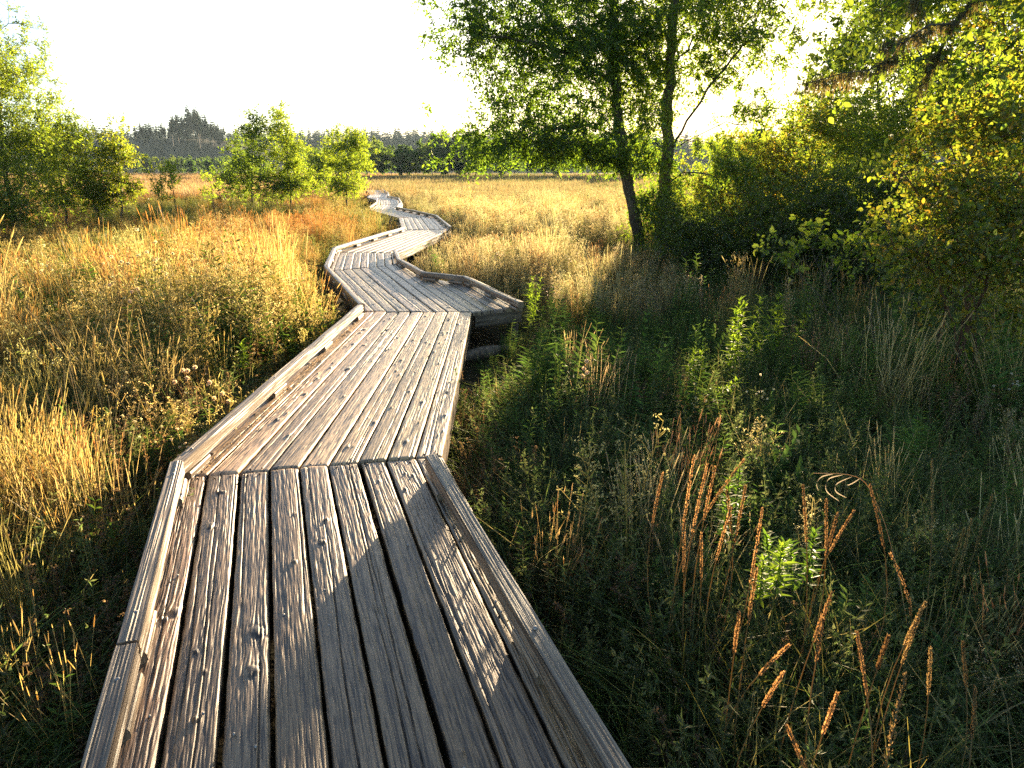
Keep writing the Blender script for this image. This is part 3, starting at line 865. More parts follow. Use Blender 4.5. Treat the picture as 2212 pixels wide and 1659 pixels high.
def leafy_tree(name, label, cat, vx, dist, blobs, n, seed, trunk_r=.12, lean=0., **kw):
    r = rs(seed)
    x = at(vx, 367, dist)[0]
    top = max(b[0][2] + b[1][2] * .4 for b in blobs)
    cx = np.mean([b[0][0] for b in blobs])
    base = np.array([x, dist, -.05])
    tr = [dict(pts=[base, base + np.array([lean * .3, 0, top * .3]), np.array([(x + cx) / 2, dist, top * .6]), np.array([cx, dist, top])])]
    return make_tree(name, label, cat, base, tr, blobs, n, seed, rmax=trunk_r, **kw)

MID_G = [(.05, .085, .022), (.065, .10, .026), (.09, .12, .028)]
leafy_tree('tall_tree', 'tall dark leafy tree rising behind the thicket left of the mossy limb', 'tree', 1900, 21,
           [blob(1860, 90, 21, 100, 110, 2.0, 1.6), blob(1930, -60, 21, 160, 110, 2.2, 1.6), blob(1960, 220, 20.5, 110, 100, 2.0, 1.8), blob(1800, 190, 20.5, 60, 60, 1.4, .5),
            blob(1850, 280, 20, 100, 50, 1.6, .9)], 1000, 81, trunk_r=.16, tw=5, tlen=.42, m=9, L=.10, W=.05, pal=MID_G, clump=.4, droop=.2)
leafy_tree('tall_tree', 'tallest dense tree filling the top right corner behind the close shrub', 'tree', 2140, 15,
           [blob(2120, 60, 15, 120, 150, 1.6, 1.5), blob(2090, 240, 14.5, 90, 100, 1.3, 1.2), blob(2200, 250, 15, 120, 180, 1.6, 1.2), blob(2200, -80, 15, 200, 100, 2, 1.3)],
           900, 84, trunk_r=.16, tw=5, tlen=.36, m=9, L=.085, W=.045, pal=MID_G + LIME[:1], clump=.32, droop=.2)

# the mossy limb reaching in from the upper right
mb = np.array([4.75, 5.5, -.05])
MO = 5.3
mtr = [dict(pts=[mb, np.array([4.7, 5.5, 1.2]), np.array([4.5, 5.5, 2.4]), np.array([4.3, 5.5, 3.3]), np.array([4.1, 5.6, 4.6])]),
       dict(pts=[np.array([4.3, 5.5, 3.3]), at(2160, -70, MO), at(2130, -60, MO), at(2095, 10, MO), at(2060, 52, MO - .1), at(2015, 55, MO - .2), at(1965, 80, MO - .3), at(1900, 95, MO - .3)], root=False),
       dict(pts=[at(2060, 52, MO - .1), at(2050, 100, MO - .1), at(2010, 130, MO - .1), at(1990, 190, MO)], root=False),
       dict(pts=[at(2015, 55, MO - .2), at(1985, 20, MO - .2), at(1970, -30, MO - .2)], root=False),
       dict(pts=[at(1965, 80, MO - .3), at(1940, 120, MO - .2), at(1880, 150, MO - .2), at(1800, 165, MO - .2), at(1720, 185, MO)], root=False)]
mbl = [blob(1990, 60, MO, 110, 60, .5, .5), blob(2110, 90, MO, 90, 90, .6, .8), blob(2060, -60, MO, 160, 60, .8, 1.2), blob(1890, 120, MO, 70, 40, .4, .2),
       (np.array([4.2, 5.8, 4.5]), np.array([1.5, 1.0, .7]), 1.2)]
make_tree('mossy_oak', 'oak with a bare moss-hung limb reaching in from the top right corner', 'tree', mb, mtr, mbl, 260, 91, tw=3, tlen=.18, m=7, L=.05, W=.030,
          pal=MID_G + LIME, rmax=.12, r0=.0026, moss=(.085, .08, .03), big=True, clump=.15, per=6, step=.12)
# hanging moss tufts on that limb
gm = Geo(); r = rs(95)
for pl in mtr[1:]:
    P = np.array(pl['pts'])[1:]
    for k in range(len(P) - 1):
        for q in range(26):
            p = P[k] + (P[k + 1] - P[k]) * r.uniform() + r.normal(size=3) * .012
            m = 9; ln = r.uniform(.03, .10)
            t = np.linspace(0, 1, 4)
            d = r.normal(size=(m, 3)) * .25 + np.array([0, 0, -1])
            path = p + d[:, None] * (t * ln)[None, :, None] + r.normal(size=(m, 1, 3)) * .008
            strips(gm, path, np.array([.005, .005, .004, .001]), unit(r.normal(size=(m, 3))), (.10, .10, .04), (.15, .13, .055))
mo = bpy.data.objects['mossy_oak']
gm.build('hanging_moss', M_dry, mo)

# left hand side
L_ = 'young ash and willow trees left of the boardwalk'
leafy_tree('willow_tree', 'large pale green willow cut by the left edge of the photo', 'tree', 10, 19,
           [blob(-30, 60, 19, 60, 90, 1.3, 1.0), blob(20, 200, 19, 60, 70, 1.3, 1.3), blob(-60, 260, 19, 120, 120, 1.8, 1.8), blob(30, 350, 18.6, 75, 90, 1.5, 1.6),
            blob(60, 270, 18.6, 50, 35, .8, .35), blob(110, 215, 18.8, 28, 22, .5, .10), blob(-100, 60, 19, 80, 150, 2, 1.2), blob(20, 445, 18.4, 90, 35, 1.2, 1.2)], 1300, 111, trunk_r=.13, tw=5, tlen=.36, m=9, L=.085, W=.026,
           pal=LIME + MID_G[1:], clump=.3, droop=.1, group=L_, upr=.5)
leafy_tree('young_tree', 'small rounded tree between the big willow and the bright saplings', 'tree', 125, 22,
           [blob(115, 300, 22, 42, 45, 1.0, 1.0), blob(90, 370, 22, 50, 60, 1.1, 1.0), blob(150, 290, 22, 30, 25, .7, .4), blob(135, 420, 22, 50, 40, .9, 1.0)], 480, 114, trunk_r=.06, tw=4, tlen=.34, m=9,
           L=.085, W=.032, pal=LIME + MID_G[2:], clump=.26, droop=.1, group=L_, upr=.5)
leafy_tree('sapling', 'bushy yellow-green sapling just left of the spire-shaped one', 'sapling', 195, 21,
           [blob(180, 380, 21, 38, 55, .8, 1.2), blob(165, 330, 21, 15, 20, .4, .2), blob(215, 410, 21, 34, 40, .7, .8), blob(185, 435, 21, 40, 20, .7, .5)], 240, 117, trunk_r=.03, tw=4, tlen=.3, m=9, L=.085, W=.034, pal=LIME + GOLD[:2],
           clump=.2, group=L_, upr=.7, droop=.1)
leafy_tree('sapling', 'spire-shaped bright yellow-green sapling against the dark firs', 'sapling', 248, 21,
           [blob(248, 380, 21, 36, 50, .8, 1.2), blob(245, 320, 21, 24, 35, .5, .6), blob(240, 287, 21, 8, 14, .2, .12), blob(280, 345, 21, 12, 22, .3, .15), blob(258, 425, 21, 34, 24, .7, .6)], 260, 120, trunk_r=.03, tw=4, tlen=.3, m=9, L=.085, W=.034, pal=LIME + GOLD[:2],
           clump=.17, group=L_, upr=.9, droop=.1)
for k, (vx, vy, rx, ry, n, lab) in enumerate([(340, 395, 8, 28, 20, 'thin sapling with few leaves, left one of the two in front of the pink field'),
                                              (370, 378, 10, 40, 30, 'thin taller sapling, right one of the two in front of the pink field'),
                                              (455, 400, 9, 26, 26, 'tiny pale sapling just left of the broad double bush')]):
    leafy_tree('sapling', lab, 'sapling', vx, 20.5, [blob(vx, vy, 20.5, rx, ry, .25, 1), blob(vx, vy + 25, 20.5, rx * 1.5, ry * .6, .3, .8)], n, 130 + 3 * k, trunk_r=.018, tw=3, tlen=.22, m=8, L=.085, W=.036,
               pal=LIME, clump=.12, per=4, group=L_, upr=.9, droop=.05)
D5 = 31.
leafy_tree('bush_tree', 'broad dark green half of the double bush in the middle distance', 'tree', 540, D5,
           [blob(535, 345, D5, 42, 52, 1.2, 1.3), blob(560, 285, D5, 34, 30, .9, .5), blob(520, 395, D5, 45, 28, 1.2, 1.2), blob(545, 262, D5, 8, 12, .3, .06), blob(575, 258, D5, 8, 16, .3, .08), blob(590, 398, D5, 50, 25, 1, .9)],
           520, 141, trunk_r=.06, tw=4, tlen=.34, m=8, L=.10, W=.042, pal=LIME[2:] + MID_G, clump=.26, group=L_, upr=.6, droop=.1)
leafy_tree('bush_tree', 'lighter yellow-green right half of the double bush', 'tree', 622, D5 + .8,
           [blob(622, 330, D5 + .8, 34, 45, 1.1, 1.2), blob(605, 275, D5 + .8, 26, 30, .7, .45), blob(636, 396, D5 + .8, 42, 28, 1.1, 1.0), blob(608, 250, D5 + .8, 8, 14, .3, .07), blob(650, 325, D5 + .8, 10, 22, .5, .12), blob(590, 255, D5 + .8, 7, 20, .3, .06)],
           430, 144, trunk_r=.05, tw=4, tlen=.34, m=8, L=.10, W=.042, pal=LIME, clump=.24, group=L_, upr=.6, droop=.1)
leafy_tree('bush_tree', 'upright light green bush beside the far end of the boardwalk', 'tree', 745, D5 + 1.5,
           [blob(746, 345, D5 + 1.5, 34, 46, 1.1, 1.3), blob(760, 305, D5 + 1.5, 26, 22, .8, .4), blob(740, 402, D5 + 1.5, 40, 22, 1.0, .9), blob(735, 288, D5 + 1.5, 8, 10, .3, .05), blob(782, 350, D5 + 1.5, 10, 40, .5, .18)],
           440, 147, trunk_r=.05, tw=4, tlen=.34, m=8, L=.10, W=.042, pal=LIME, clump=.24, group=L_, upr=.5, droop=.1)
leafy_tree('bush_tree', 'small dim bush tucked between the double bush and the upright light one', 'tree', 685, 44,
           [blob(690, 350, 44, 22, 24, 1.0, 1.0), blob(688, 385, 44, 30, 18, 1.0, .8)], 180, 150, trunk_r=.05, tw=4, tlen=.5, m=8, L=.15, W=.06, pal=MID_G, clump=.3, group=L_, droop=.1)

# ---- far trees: a few built kinds, then copied
def copy_thing(root, loc, rz, s, label, group=None, name=None):
    c = root.copy(); COL.objects.link(c)
    c.location = loc; c.rotation_euler = (0, 0, rz); c.scale = (s[0], s[0], s[1]) if isinstance(s, tuple) else (s, s, s)
    c['label'] = label
    if group: c['group'] = group
    for ch in list(root.children):
        d = ch.copy(); COL.objects.link(d); d.parent = c
    return c

def fir_geo(seed, h=30., bare=.32, wid=.16, rows=26, per=9):
    r = rs(seed)
    gt, gc = Geo(), Geo()
    tube(gt, [(0, 0, 0), (0, 0, h * .5), (0, 0, h * .97)], [h * .012, h * .008, .03], (.16, .13, .10), 6)
    for k in range(rows):
        t = k / (rows - 1)
        z = h * (bare + (1 - bare) * t) + r.normal() * .2
        ln = h * wid * (1 - t) ** .75 * (1.0 - .35 * math.exp(-(t / .15) ** 2)) + h * .008
        m = per + int(4 * (1 - t))
        a = r.uniform(0, 2 * np.pi, m)
        l = ln * r.uniform(.6, 1.15, m)
        d = np.stack([np.cos(a), np.sin(a), -.35 + .5 * t + r.normal(size=m) * .12], -1)
        P = np.tile([0, 0, z], (m, 1)) + r.normal(size=(m, 3)) * .08
        C = leaf_colors(r, m, [(.014, .034, .018), (.022, .048, .022)])
        leaves(gc, P, d, np.tile([0, 0, 1.0], (m, 1)), l, l * .5, C, fold=-.2, wide=.55)
        leaves(gc, P, d + r.normal(size=(m, 3)) * .15, r.normal(size=(m, 3)) * .6 + [0, 0, .6], l * .9, l * .35, C * .8, fold=-.2, wide=.6)
    return gt, gc

def pt(vx, dist, z=None):
    p = at(vx, 360, dist)
    p[2] = float(hill_height(np.array(p[0]), np.array(p[1]))) if z is None else z
    return p

fg = 'firs of the dark stand on the left hill'
firs = []
for k, (h, bare, wid) in enumerate([(31, .38, .14), (27, .25, .17), (34, .42, .13), (24, .15, .2)]):
    firs.append(fir_geo(200 + k, h, bare, wid))
stand = []
r = rs(210)
prof = [(300, 6), (330, 18), (352, 42), (365, 62), (378, 70), (392, 80), (405, 84), (420, 98), (435, 92), (450, 82), (468, 68), (482, 52), (492, 34)]
vxs = np.concatenate([np.linspace(302, 492, 30), r.uniform(310, 490, 22)])
protos = {}
for q, vx in enumerate(sorted(vxs)):
    d = r.uniform(455, 560)
    want = np.interp(vx, [p[0] for p in prof], [p[1] for p in prof]) * r.uniform(1.0, 1.28)   # picture units above y=336
    base = pt(vx, d)
    topz = at(vx, 337 - want, d)[2]
    h = max(12, topz - base[2])
    k = int(r.integers(0, 4)); h0 = (31, 27, 34, 24)[k]
    side = 'tall' if want > 70 else ('medium' if want > 35 else 'short')
    lab = f'{side} dark fir in the stand on the left hill'
    if k not in protos:
        root = empty('fir_tree', base, lab, 'tree', fg)
        gt, gc = firs[k]
        gt.build('trunk', M_bark, root, origin=(0, 0, 0), smooth=True); gc.build('crown', M_fir, root, origin=(0, 0, 0))
        protos[k] = root
        root.scale = (h / h0,) * 3
    else:
        copy_thing(protos[k], base, r.uniform(0, 6), h / h0, lab, fg)

def round_tree_geo(seed, h=9., n=260, pal=MID_G, w=.5, leaf=.42, low=.1):
    r = rs(seed)
    bl = [(np.array([r.normal() * h * w * .25, r.normal() * h * w * .25, h * r.uniform(.4, .75)]), np.array([h * w * .42, h * w * .42, h * .26]), 1.0) for _ in range(6)]
    bl.append((np.array([0, 0, h * (.2 + low)]), np.array([h * w * .5, h * w * .5, h * .2]), 1.2))
    att = blobs_points(bl, n, r, h * .03, 6); att = att[att[:, 2] > .3]
    P, par, _ = skeleton([dict(pts=[(0, 0, -.2), (0, 0, h * .35), (r.normal() * .4, 0, h * .75)])], att, r, h * .06)
    gt, gc = Geo(), Geo()
    wood_from_skeleton(gt, P, par, h * .0012, h * .02, (.09, .08, .065))
    sprays(gc, None, att, np.array([0, 0, h * .4]), r, 3, h * .06, 6, leaf, leaf * .6, pal, .1, .8)
    return gt, gc
fw = 'broadleaf trees along the far edge of the meadow'
kinds = [round_tree_geo(300, pal=[(.06, .10, .035), (.08, .125, .04)]), round_tree_geo(301, pal=[(.11, .15, .05), (.13, .17, .055)], w=.62),
         round_tree_geo(302, pal=[(.05, .075, .035), (.065, .09, .04)], w=.4), round_tree_geo(303, pal=[(.16, .17, .055), (.12, .15, .05)], w=.7)]
kp = {}
words = ['dark green rounded tree', 'light green spreading tree', 'narrow dark tree', 'yellowish spreading tree']
r = rs(310)
rows = []
# (vx, dist, height m, kind)
for vx, h_, k in [(790, 70, 0), (808, 66, 1), (826, 74, 3), (846, 62, 0), (862, 58, 2), (880, 66, 1), (898, 60, 0), (915, 66, 3), (934, 70, 1), (952, 74, 0), (968, 82, 2), (985, 80, 2),
                  (1005, 78, 0), (1028, 74, 1), (1052, 78, 0), (1080, 70, 2), (1110, 76, 0), (1140, 72, 1), (1175, 74, 0), (1210, 78, 2), (1250, 76, 0), (1290, 80, 1), (1335, 84, 0), (1380, 88, 2), (1430, 90, 0)]:
    rows.append((vx, r.uniform(165, 185), h_, k))
for vx, h_, k in [(1590, 92, 0), (1625, 96, 2), (1660, 88, 0), (1700, 92, 1), (1750, 96, 0), (1810, 96, 2), (1870, 98, 0)]:
    rows.append((vx, 90, h_, k))
for vx, h_, k in [(120, 40, 0), (160, 36, 2), (205, 34, 0), (262, 30, 0), (300, 26, 1), (318, 38, 2), (352, 30, 3), (372, 34, 3), (390, 36, 1), (410, 30, 0), (432, 34, 1), (452, 30, 0), (472, 36, 1), (492, 34, 2), (515, 36, 0), (560, 40, 0), (640, 48, 0), (668, 44, 2), (690, 56, 1), (715, 52, 0), (740, 56, 2), (765, 60, 0)]:
    rows.append((vx, r.uniform(215, 250), h_, k))
for vx, d, h_, k in rows:
    h = h_ * .88 * d / F + 1.9
    base = at(vx, 367, d); base[2] = 0
    where = 'behind the thicket on the right' if vx > 1500 else ('at the far meadow edge beyond the boardwalk and ash trees' if vx > 775 else 'at the far side of the pinkish field on the left')
    size = 'tall' if h_ > 72 else ('low' if h_ < 40 else 'middling')
    lab = f'{size} {words[k]} {where}'
    if k not in kp:
        root = empty('meadow_edge_tree', base, lab, 'tree', fw)
        gt, gc = kinds[k]
        gt.build('trunk', M_bark, root, origin=(0, 0, 0), smooth=True); gc.build('crown', M_leaf_far, root, origin=(0, 0, 0))
        root.scale = (h / 9,) * 3
        kp[k] = root
    else:
        copy_thing(kp[k], base, r.uniform(0, 6), (h / 9 * r.uniform(1.0, 1.3), h / 9), lab, fw)

# ------------------------------------------------------------------ scattering of uncountable growth
def instancer(name, label, protos, P, rot, scl, idx, tint):
    col = bpy.data.collections.new(name + '_kinds')
    for k, me in enumerate(protos):
        col.objects.link(bpy.data.objects.new('kind_%03d' % k, me))
    me = bpy.data.meshes.new(name)
    n = len(P)
    me.vertices.add(n); me.vertices.foreach_set('co', P.astype(np.float32).ravel())
    def fa(nm, typ, arr, key):
        a = me.attributes.new(nm, typ, 'POINT'); a.data.foreach_set(key, arr.ravel())
    fa('rot', 'FLOAT_VECTOR', rot.astype(np.float32), 'vector')
    fa('scl', 'FLOAT_VECTOR', scl.astype(np.float32), 'vector')
    fa('idx', 'INT', idx.astype(np.int32), 'value')
    fa('tint', 'FLOAT_VECTOR', tint.astype(np.float32), 'vector')
    o = bpy.data.objects.new(name, me); COL.objects.link(o)
    ng = bpy.data.node_groups.new(name, 'GeometryNodeTree')
    ng.interface.new_socket('Geometry', in_out='INPUT', socket_type='NodeSocketGeometry')
    ng.interface.new_socket('Geometry', in_out='OUTPUT', socket_type='NodeSocketGeometry')
    N, Lk = ng.nodes, ng.links
    gi, go = N.new('NodeGroupInput'), N.new('NodeGroupOutput')
    ci = N.new('GeometryNodeCollectionInfo'); ci.inputs['Collection'].default_value = col
    ci.inputs['Separate Children'].default_value = True; ci.inputs['Reset Children'].default_value = True
    ip = N.new('GeometryNodeInstanceOnPoints'); ip.inputs['Pick Instance'].default_value = True
    def na(nm, typ):
        x = N.new('GeometryNodeInputNamedAttribute'); x.data_type = typ; x.inputs[0].default_value = nm; return x.outputs[0]
    Lk.new(gi.outputs[0], ip.inputs['Points']); Lk.new(ci.outputs[0], ip.inputs['Instance'])
    Lk.new(na('idx', 'INT'), ip.inputs['Instance Index']); Lk.new(na('rot', 'FLOAT_VECTOR'), ip.inputs['Rotation']); Lk.new(na('scl', 'FLOAT_VECTOR'), ip.inputs['Scale'])
    Lk.new(ip.outputs[0], go.inputs[0])
    md = o.modifiers.new('scatter', 'NODES'); md.node_group = ng
    return tagob(o, label, kind='stuff')

def blades(g, r, n, rad, h0, h1, w, lean, bend, c0, c1, k=4, basez=0., shape=None):
    b = np.stack([r.normal(size=n) * rad, r.normal(size=n) * rad, np.full(n, basez)], -1)
    a = r.uniform(0, 2 * np.pi, n)
    outd = np.stack([np.cos(a), np.sin(a), 0 * a], -1)
    H = r.uniform(h0, h1, n)
    ln = r.uniform(0, lean, n); bd = r.uniform(.2, 1, n) * bend
    t = np.linspace(0, 1, k)
    path = b[:, None] + outd[:, None] * (H[:, None] * (ln[:, None] * t + bd[:, None] * t ** 2.2))[..., None]
    path[..., 2] += H[:, None] * (t - .35 * bd[:, None] * t ** 3)
    sd = unit(np.cross(outd, np.array([0, 0, 1.0])) + r.normal(size=(n, 3)) * .5)
    shape = np.array([.8, 1, .8, .1]) if shape is None else shape
    if len(shape) != k: shape = np.interp(t, np.linspace(0, 1, len(shape)), shape)
    c0 = np.array(c0) * r.uniform(.7, 1.3, (n, 1)); c1 = np.array(c1) * r.uniform(.7, 1.3, (n, 1))
    strips(g, path, shape * w, sd, c0, c1)
    return path

def heads(g, r, path, ln, w, col, per=1):
    tip = path[:, -1]; d = unit(path[:, -1] - path[:, -2])
    n = len(tip)
    for q in range(2):
        k = 5; t = np.linspace(0, 1, k)
        pp = tip[:, None] + d[:, None] * (t * ln)[None, :, None] * r.uniform(.6, 1.2, (n, 1, 1))
        strips(g, pp, np.array([.3, 1, .9, .7, .1]) * w, unit(np.cross(d, r.normal(size=(n, 3)))), np.array(col) * r.uniform(.8, 1.2, (n, 1)), np.array(col) * 1.1)

STRAW, STRAW2 = (.28, .23, .11), (.42, .35, .19)
ORG, ORG2 = (.26, .15, .065), (.36, .21, .10)
GRN, GRN2 = (.075, .13, .03), (.13, .18, .045)
def k_straw(s):
    g, r = Geo(), rs(s)
    p = blades(g, r, 34, .10, .65, 1.05, .0035, .16, .16, (.20, .17, .06), STRAW2, k=5, shape=np.array([1, 1, .9, .8, .7]))
    heads(g, r, p, .10, .0065, (.36, .29, .16))
    blades(g, r, 42, .10, .3, .7, .007, .35, .5, (.11, .13, .03), STRAW2)
    return g
def k_red(s):
    g, r = Geo(), rs(s)
    p = blades(g, r, 48, .10, .6, 1.0, .0035, .14, .12, (.20, .13, .05), ORG, k=5, shape=np.array([1, 1, .9, .8, .7]))
    heads(g, r, p, .09, .0065, ORG2)
    blades(g, r, 34, .10, .3, .7, .006, .3, .5, (.16, .13, .04), (.30, .20, .08))
    return g
def k_green(s):
    g, r = Geo(), rs(s)
    blades(g, r, 75, .12, .25, .62, .0075, .35, .75, GRN, GRN2, k=5, shape=np.array([.7, 1, .9, .6, .05]))
    blades(g, r, 14, .12, .4, .7, .005, .3, .4, (.14, .12, .04), STRAW)
    return g
def k_brush(s, pale=(.46, .40, .25), green=(.13, .16, .05)):
    """upright seedy weed: side twigs with small leaves and fluffy pale tips."""
    g, r = Geo(), rs(s)
    n = 5
    p = blades(g, r, n, .07, .7, 1.0, .006, .15, .08, (.14, .12, .05), (.20, .16, .07), k=5, shape=np.array([1, 1, .9, .8, .5]))
    for k in range(n):
        m = 26
        t = r.uniform(.35, 1, m)
        P = np.stack([np.interp(t, np.linspace(0, 1, 5), p[k, :, a]) for a in range(3)], -1)
        a = r.uniform(0, 2 * np.pi, m)
        d = np.stack([np.cos(a), np.sin(a), r.uniform(.6, 1.6, m)], -1); d = unit(d)
        ln = (.16 * (1.15 - t) + .03) * r.uniform(.6, 1.2, m)
        tt = np.linspace(0, 1, 3)
        strips(g, P[:, None] + d[:, None] * (ln[:, None] * tt)[..., None], np.array([.003, .0025, .002]), unit(np.cross(d, r.normal(size=(m, 3)))), (.18, .15, .06), (.25, .2, .1))
        tip = P + d * ln[:, None]
        q = 5
        T = np.repeat(tip, q, 0) + r.normal(size=(m * q, 3)) * .007
        leaves(g, T, r.normal(size=T.shape) + [0, 0, .8], r.normal(size=T.shape), r.uniform(.006, .015, len(T)), .007, leaf_colors(r, len(T), [pale, (pale[0] * .8, pale[1] * .8, pale[2] * .7)]))
        lm = 20
        t2 = r.uniform(.08, .9, lm)
        P2 = np.stack([np.interp(t2, np.linspace(0, 1, 5), p[k, :, a_]) for a_ in range(3)], -1)
        leaves(g, P2, r.normal(size=P2.shape) * [1, 1, .4] + [0, 0, .4], r.normal(size=P2.shape) * .4 + [0, 0, 1], r.uniform(.025, .06, lm), .010, leaf_colors(r, lm, [green, (green[0] * 1.4, green[1] * 1.2, green[2])]))
    blades(g, r, 16, .1, .25, .55, .006, .3, .5, (.12, .12, .04), (.25, .2, .08))
    return g
def k_herb(s, pal=((.06, .12, .022), (.09, .15, .03)), hgt=(.45, .85), L=.085, n=4):
    g, r = Geo(), rs(s)
    p = blades(g, r, n, .08, hgt[0], hgt[1], .006, .15, .08, (.08, .09, .03), (.10, .13, .03), k=5, shape=np.array([1, 1, .9, .8, .5]))
    for k in range(n):
        m = 30
        t = np.repeat(np.linspace(.12, 1, m // 2), 2)
        P = np.stack([np.interp(t, np.linspace(0, 1, 5), p[k, :, a]) for a in range(3)], -1)
        a = np.arange(m) * (np.pi / 2 * 1.02) + (np.arange(m) % 2) * np.pi / 2 + r.normal(size=m) * .25
        d = np.stack([np.cos(a), np.sin(a), .55 - .5 * (1 - t) + r.normal(size=m) * .15], -1)
        l = L * r.uniform(.7, 1.2, m) * (1.15 - .6 * np.abs(t - .5))
        leaves(g, P, d, np.tile([0, 0, 1.0], (m, 1)) + r.normal(size=(m, 3)) * .2, l, l * .3, leaf_colors(r, m, pal), wide=.4)
    return g
def k_brown(s):
    """dead mint-like weed: dark stalks ringed with little seed whorls."""
    g, r = Geo(), rs(s)
    n = 9
    p = blades(g, r, n, .09, .35, .65, .004, .25, .1, (.10, .06, .035), (.15, .09, .05), k=5, shape=np.array([1, 1, .9, .8, .5]))
    for k in range(n):
        t = np.repeat(np.linspace(.3, 1, 11), 9)
        P = np.stack([np.interp(t, np.linspace(0, 1, 5), p[k, :, a]) for a in range(3)], -1)
        P = P + r.normal(size=P.shape) * [.007, .007, .003]
        leaves(g, P, r.normal(size=P.shape), r.normal(size=P.shape), .012, .009, leaf_colors(r, len(P), [(.16, .10, .055), (.24, .16, .09), (.10, .065, .04)]))
    m = 40
    P = np.stack([r.normal(size=m) * .1, r.normal(size=m) * .1, r.uniform(.03, .4, m)], -1)
    leaves(g, P, r.normal(size=P.shape), r.normal(size=P.shape), r.uniform(.02, .05, m), .012, leaf_colors(r, m, [(.06, .06, .025), (.10, .07, .035)]))
    return g
def k_litter(s):
    g, r = Geo(), rs(s)
    m = 150
    P = np.stack([r.normal(size=m) * .16, r.normal(size=m) * .16, r.uniform(.0, .20, m)], -1)
    leaves(g, P, r.normal(size=P.shape) * [1, 1, .6], r.normal(size=P.shape) + [0, 0, .6], r.uniform(.02, .07, m), .014, leaf_colors(r, m, [(.06, .085, .026), (.09, .10, .035), (.12, .085, .045)]))
    blades(g, r, 40, .16, .1, .32, .005, .5, .9, (.06, .07, .02), (.16, .14, .06))
    return g
def k_fine(s):
    """dark ferny herb with many small grey-green leaves."""
    g, r = Geo(), rs(s)
    n = 6
    p = blades(g, r, n, .1, .35, .75, .004, .25, .12, (.07, .07, .03), (.08, .10, .035), k=5, shape=np.array([1, 1, .9, .8, .5]))
    for k in range(n):
        m = 60
        t = r.uniform(.1, 1, m)
        P = np.stack([np.interp(t, np.linspace(0, 1, 5), p[k, :, a]) for a in range(3)], -1)
        P = P + r.normal(size=P.shape) * .02 * (1.2 - t)[:, None]
        leaves(g, P, r.normal(size=P.shape) + [0, 0, .5], r.normal(size=P.shape), r.uniform(.018, .045, m), .010, leaf_colors(r, m, [(.07, .11, .035), (.10, .13, .05), (.12, .13, .055)]))
    return g
def k_puff(s):
    """groundsel-like weed with white seed puffs."""
    g, r = Geo(), rs(s)
    g2 = k_herb(s, pal=((.09, .12, .035), (.14, .15, .05)), hgt=(.5, .8), L=.06, n=3)
    g.V, g.C, g.P, g.F, g.n = g2.V, g2.C, g2.P, g2.F, g2.n
    for k in range(9):
        c = np.array([r.normal() * .09, r.normal() * .09, r.uniform(.6, .92)])
        m = 34
        d = unit(r.normal(size=(m, 3)))
        leaves(g, np.tile(c, (m, 1)), d, r.normal(size=(m, 3)), r.uniform(.010, .016, m), .006, (.62, .58, .50))
        strips(g, np.array([[[c[0] * .5, c[1] * .5, .35], c * .8 + [0, 0, .03], c]]), np.array([.003, .003, .002]), np.array([[1.0, 0, 0]]), (.15, .14, .06), (.2, .17, .08))
    return g
def k_far(s, c0, c1, hh=(.5, .95), n=70, w=.02, rad=.5):
    g, r = Geo(), rs(s)
    blades(g, r, n, rad, hh[0], hh[1], w, .25, .25, c0, c1, k=4, shape=np.array([.8, 1, .9, .4]))
    return g

KN = {}
protos = []
def reg(nm, gs):
    KN[nm] = list(range(len(protos), len(protos) + len(gs)))
    for q in gs: protos.append(q.mesh('meadow_plant', M_grass))
reg('straw', [k_straw(1), k_straw(2), k_straw(3)])
reg('red', [k_red(4), k_red(5), k_red(6)])
reg('green', [k_green(7), k_green(8), k_green(9)])
reg('brush', [k_brush(10), k_brush(11), k_brush(12)])
reg('herb', [k_herb(13), k_herb(14), k_herb(15)])
reg('brown', [k_brown(16), k_brown(17)])
reg('litter', [k_litter(18), k_litter(19), k_litter(20)])
reg('fine', [k_fine(21), k_fine(22), k_fine(23)])
reg('puff', [k_puff(24), k_puff(25)])
reg('far_tan', [k_far(26, (.16, .12, .06), (.36, .26, .14)), k_far(27, (.16, .12, .06), (.34, .26, .15))])
reg('far_green', [k_far(28, (.08, .09, .03), (.20, .19, .08)), k_far(29, (.07, .09, .03), (.16, .17, .07))])

def deck_dist(x, y):
    d = np.full(x.shape, 1e9)
    for a, b in zip(MID[:-1], MID[1:]):
        ab = b - a; t = np.clip(((x - a[0]) * ab[0] + (y - a[1]) * ab[1]) / ab.dot(ab), 0, 1)
        d = np.minimum(d, np.hypot(x - a[0] - t * ab[0], y - a[1] - t * ab[1]))
    t = 0
    a, b = np.array([-.55, 8.1]), np.array([-1.2, 9.9]); ab = b - a
    t = np.clip(((x - a[0]) * ab[0] + (y - a[1]) * ab[1]) / ab.dot(ab), 0, 1)
    return np.minimum(d, np.hypot(x - a[0] - t * ab[0], y - a[1] - t * ab[1]) + .1)
MX, MY = np.array([m[0] for m in MID] + [-16, -30]), np.array([m[1] for m in MID] + [70, 100])

